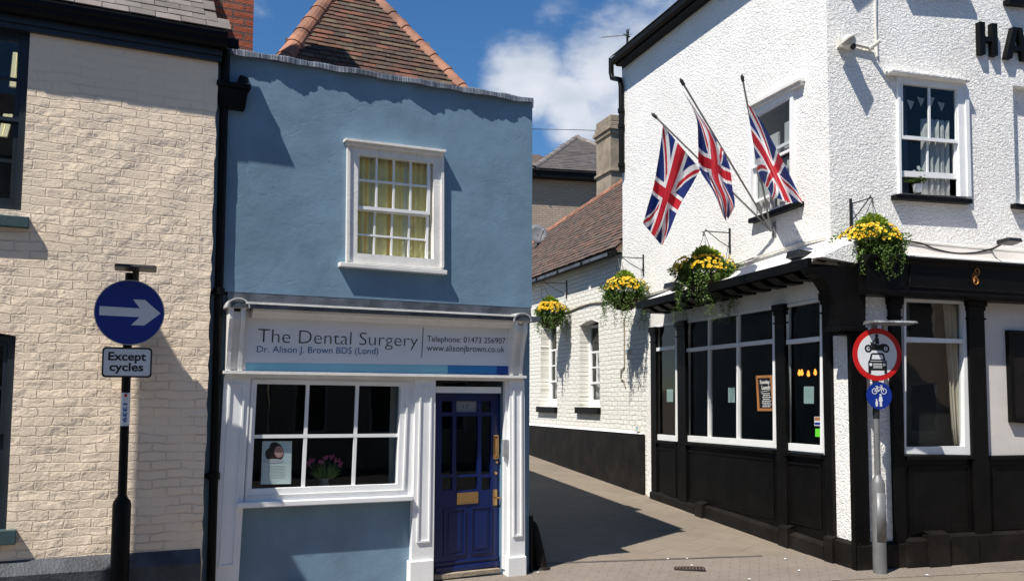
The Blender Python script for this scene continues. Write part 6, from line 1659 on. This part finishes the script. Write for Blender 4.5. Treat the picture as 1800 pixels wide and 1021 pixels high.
# ================================================================== blank board added out of frame, shaped to cast the slanting shadow on the cream wall
ubn = FC.u_(268, 600) - 2.36 * .70; zbn = FC.z_(284, 566) + 3.95 * .70
bnm = FC.mw @ Matrix.Translation((ubn, 0, 0))
b_r = root('shadow_board', bnm, 'tall blank board on a post, added out of frame to cast a shadow on the cream house', 'board')
obj('board', MB().add([], []).box(-.04, .04, .70, 1.10, zbn - 3.0, zbn), M['navy_dark'], b_r, mw=bnm)
obj('top_arm', MB().box(-.04, .04, 1.101, 1.50, zbn - .42, zbn), M['navy_dark'], b_r, mw=bnm)
obj('post', MB().tube([(0, -.78, -.02), (0, -.78, zbn - 3.0)], .035, 12), M['iron'], b_r, mw=bnm, smooth=True)

# ================================================================== opposite side of the street (seen only in the glass)
def opp(x0, x1, hgt, mat, lab, seed, fo=None):
    od = Vector((sin(R(70)), cos(R(70)), 0)); po_ = Vector((0, -8.5, 0)) + od * x1; Fo = fo or Face((po_.x, po_.y), 250); r_ = root('street_house', Fo.mw, lab, 'house', None); rnd = random.Random(seed); Wd = x1 - x0
    holes = []; qs = []
    n_ = max(2, int(Wd / 2.2))
    for fl_ in range(2):
        for i in range(n_):
            u0_ = (i + .3) * Wd / n_; q = RQ(Fo, u0_, .9 + fl_ * 2.9, u0_ + Wd / n_ * .42, 2.5 + fl_ * 2.7); holes.append(q.poly()); qs.append(q)
    obj('wall', holed_wall([(0, -.2), (Wd, -.2), (Wd, hgt), (0, hgt)], holes, -.2, 0), mat, r_, Fo)
    for q in qs:
        w_ = obj('window', MB().frame(q, .06, .06, .06, .06, -.1, -.03), M['white'], r_, Fo); obj('glass_pane', MB().prism(q.poly(), -.12, -.11), M['dark2'], w_, Fo)
    mb = MB(); mb.hprofile([(.3, hgt), (-3, hgt + 2.4), (-6.3, hgt), ], -.05, Wd + .05); obj('roof', mb, M['slate_dark'], r_, Fo)
opp(-16, -6.0, 7.6, M['opp_brick'], 'red brick house across the street reflected in the glass, left of three', 1)
opp(-5.9, 9.0, 7.9, M['render_opp'], 'sandy rendered house across the street reflected in the glass, middle of three', 2)
opp(9.1, 21, 8.2, M['render_opp'], 'wide sandy house across the street reflected in the glass, right of three', 3)

opp(0, 16, 6.2, M['sandy'], 'sunlit sandy house facing down the street, mirrored in the front window of the pub', 4, Face((23.5, 9), 185))

# ================================================================== small things on the ground
def grate(px, py, w_, l_, lab):
    p = groundhit(px, py, .02); zz = gz(p.x, p.y); mwg = Matrix.Translation((p.x, p.y, zz + .008)) @ Matrix.Rotation(R(-75 + 90 - 22), 4, 'Z')
    r_ = root('drain_grate', mwg, lab, 'drain grate'); obj('frame', MB().box(-w_, w_, -l_, l_, -.01, .004), M['iron'], r_, mw=mwg)
    mb = MB()
    for i in range(9): x = -w_ * .85 + i * w_ * 1.7 / 8; mb.box(x - .008, x + .008, -l_ * .85, l_ * .85, .0045, .012)
    M.setdefault('rust', paint('rusty_iron', (.10, .06, .04), .8, .3, .004)); obj('bars', mb, M['rust'], r_, mw=mwg)
grate(1212, 1002, .17, .11, 'rusty rectangular drain grate in the pavement in front of the lane')

rnd = random.Random(77)
for i, (x, y) in enumerate(((1174, 990), (1208, 989), (1217, 998), (1381, 987), (1318, 1017), (946, 1012), (1630, 1009), (1405, 1003))):
    p = groundhit(x, y, .02); mwg = Matrix.Translation((p.x, p.y, gz(p.x, p.y) + .012)) @ Matrix.Rotation(rnd.uniform(0, 3), 4, 'Z'); q_ = rnd.uniform(.010, .018)
    mb = MB(); n = 7; vs = [(q_ * 1.5 * cos(2 * pi * k / n) * rnd.uniform(.7, 1.2), q_ * sin(2 * pi * k / n) * rnd.uniform(.7, 1.2), rnd.uniform(-.002, .006)) for k in range(n)] + [(0, 0, .012)]
    mb.add(vs, [[k, (k + 1) % n, n] for k in range(n)] + [list(range(n))[::-1]]); tag(obj('litter', mb, M['sign_white'], mw=mwg), 'tiny pale scrap of litter lying on the pavement', 'litter', 'scraps of litter on the pavement')
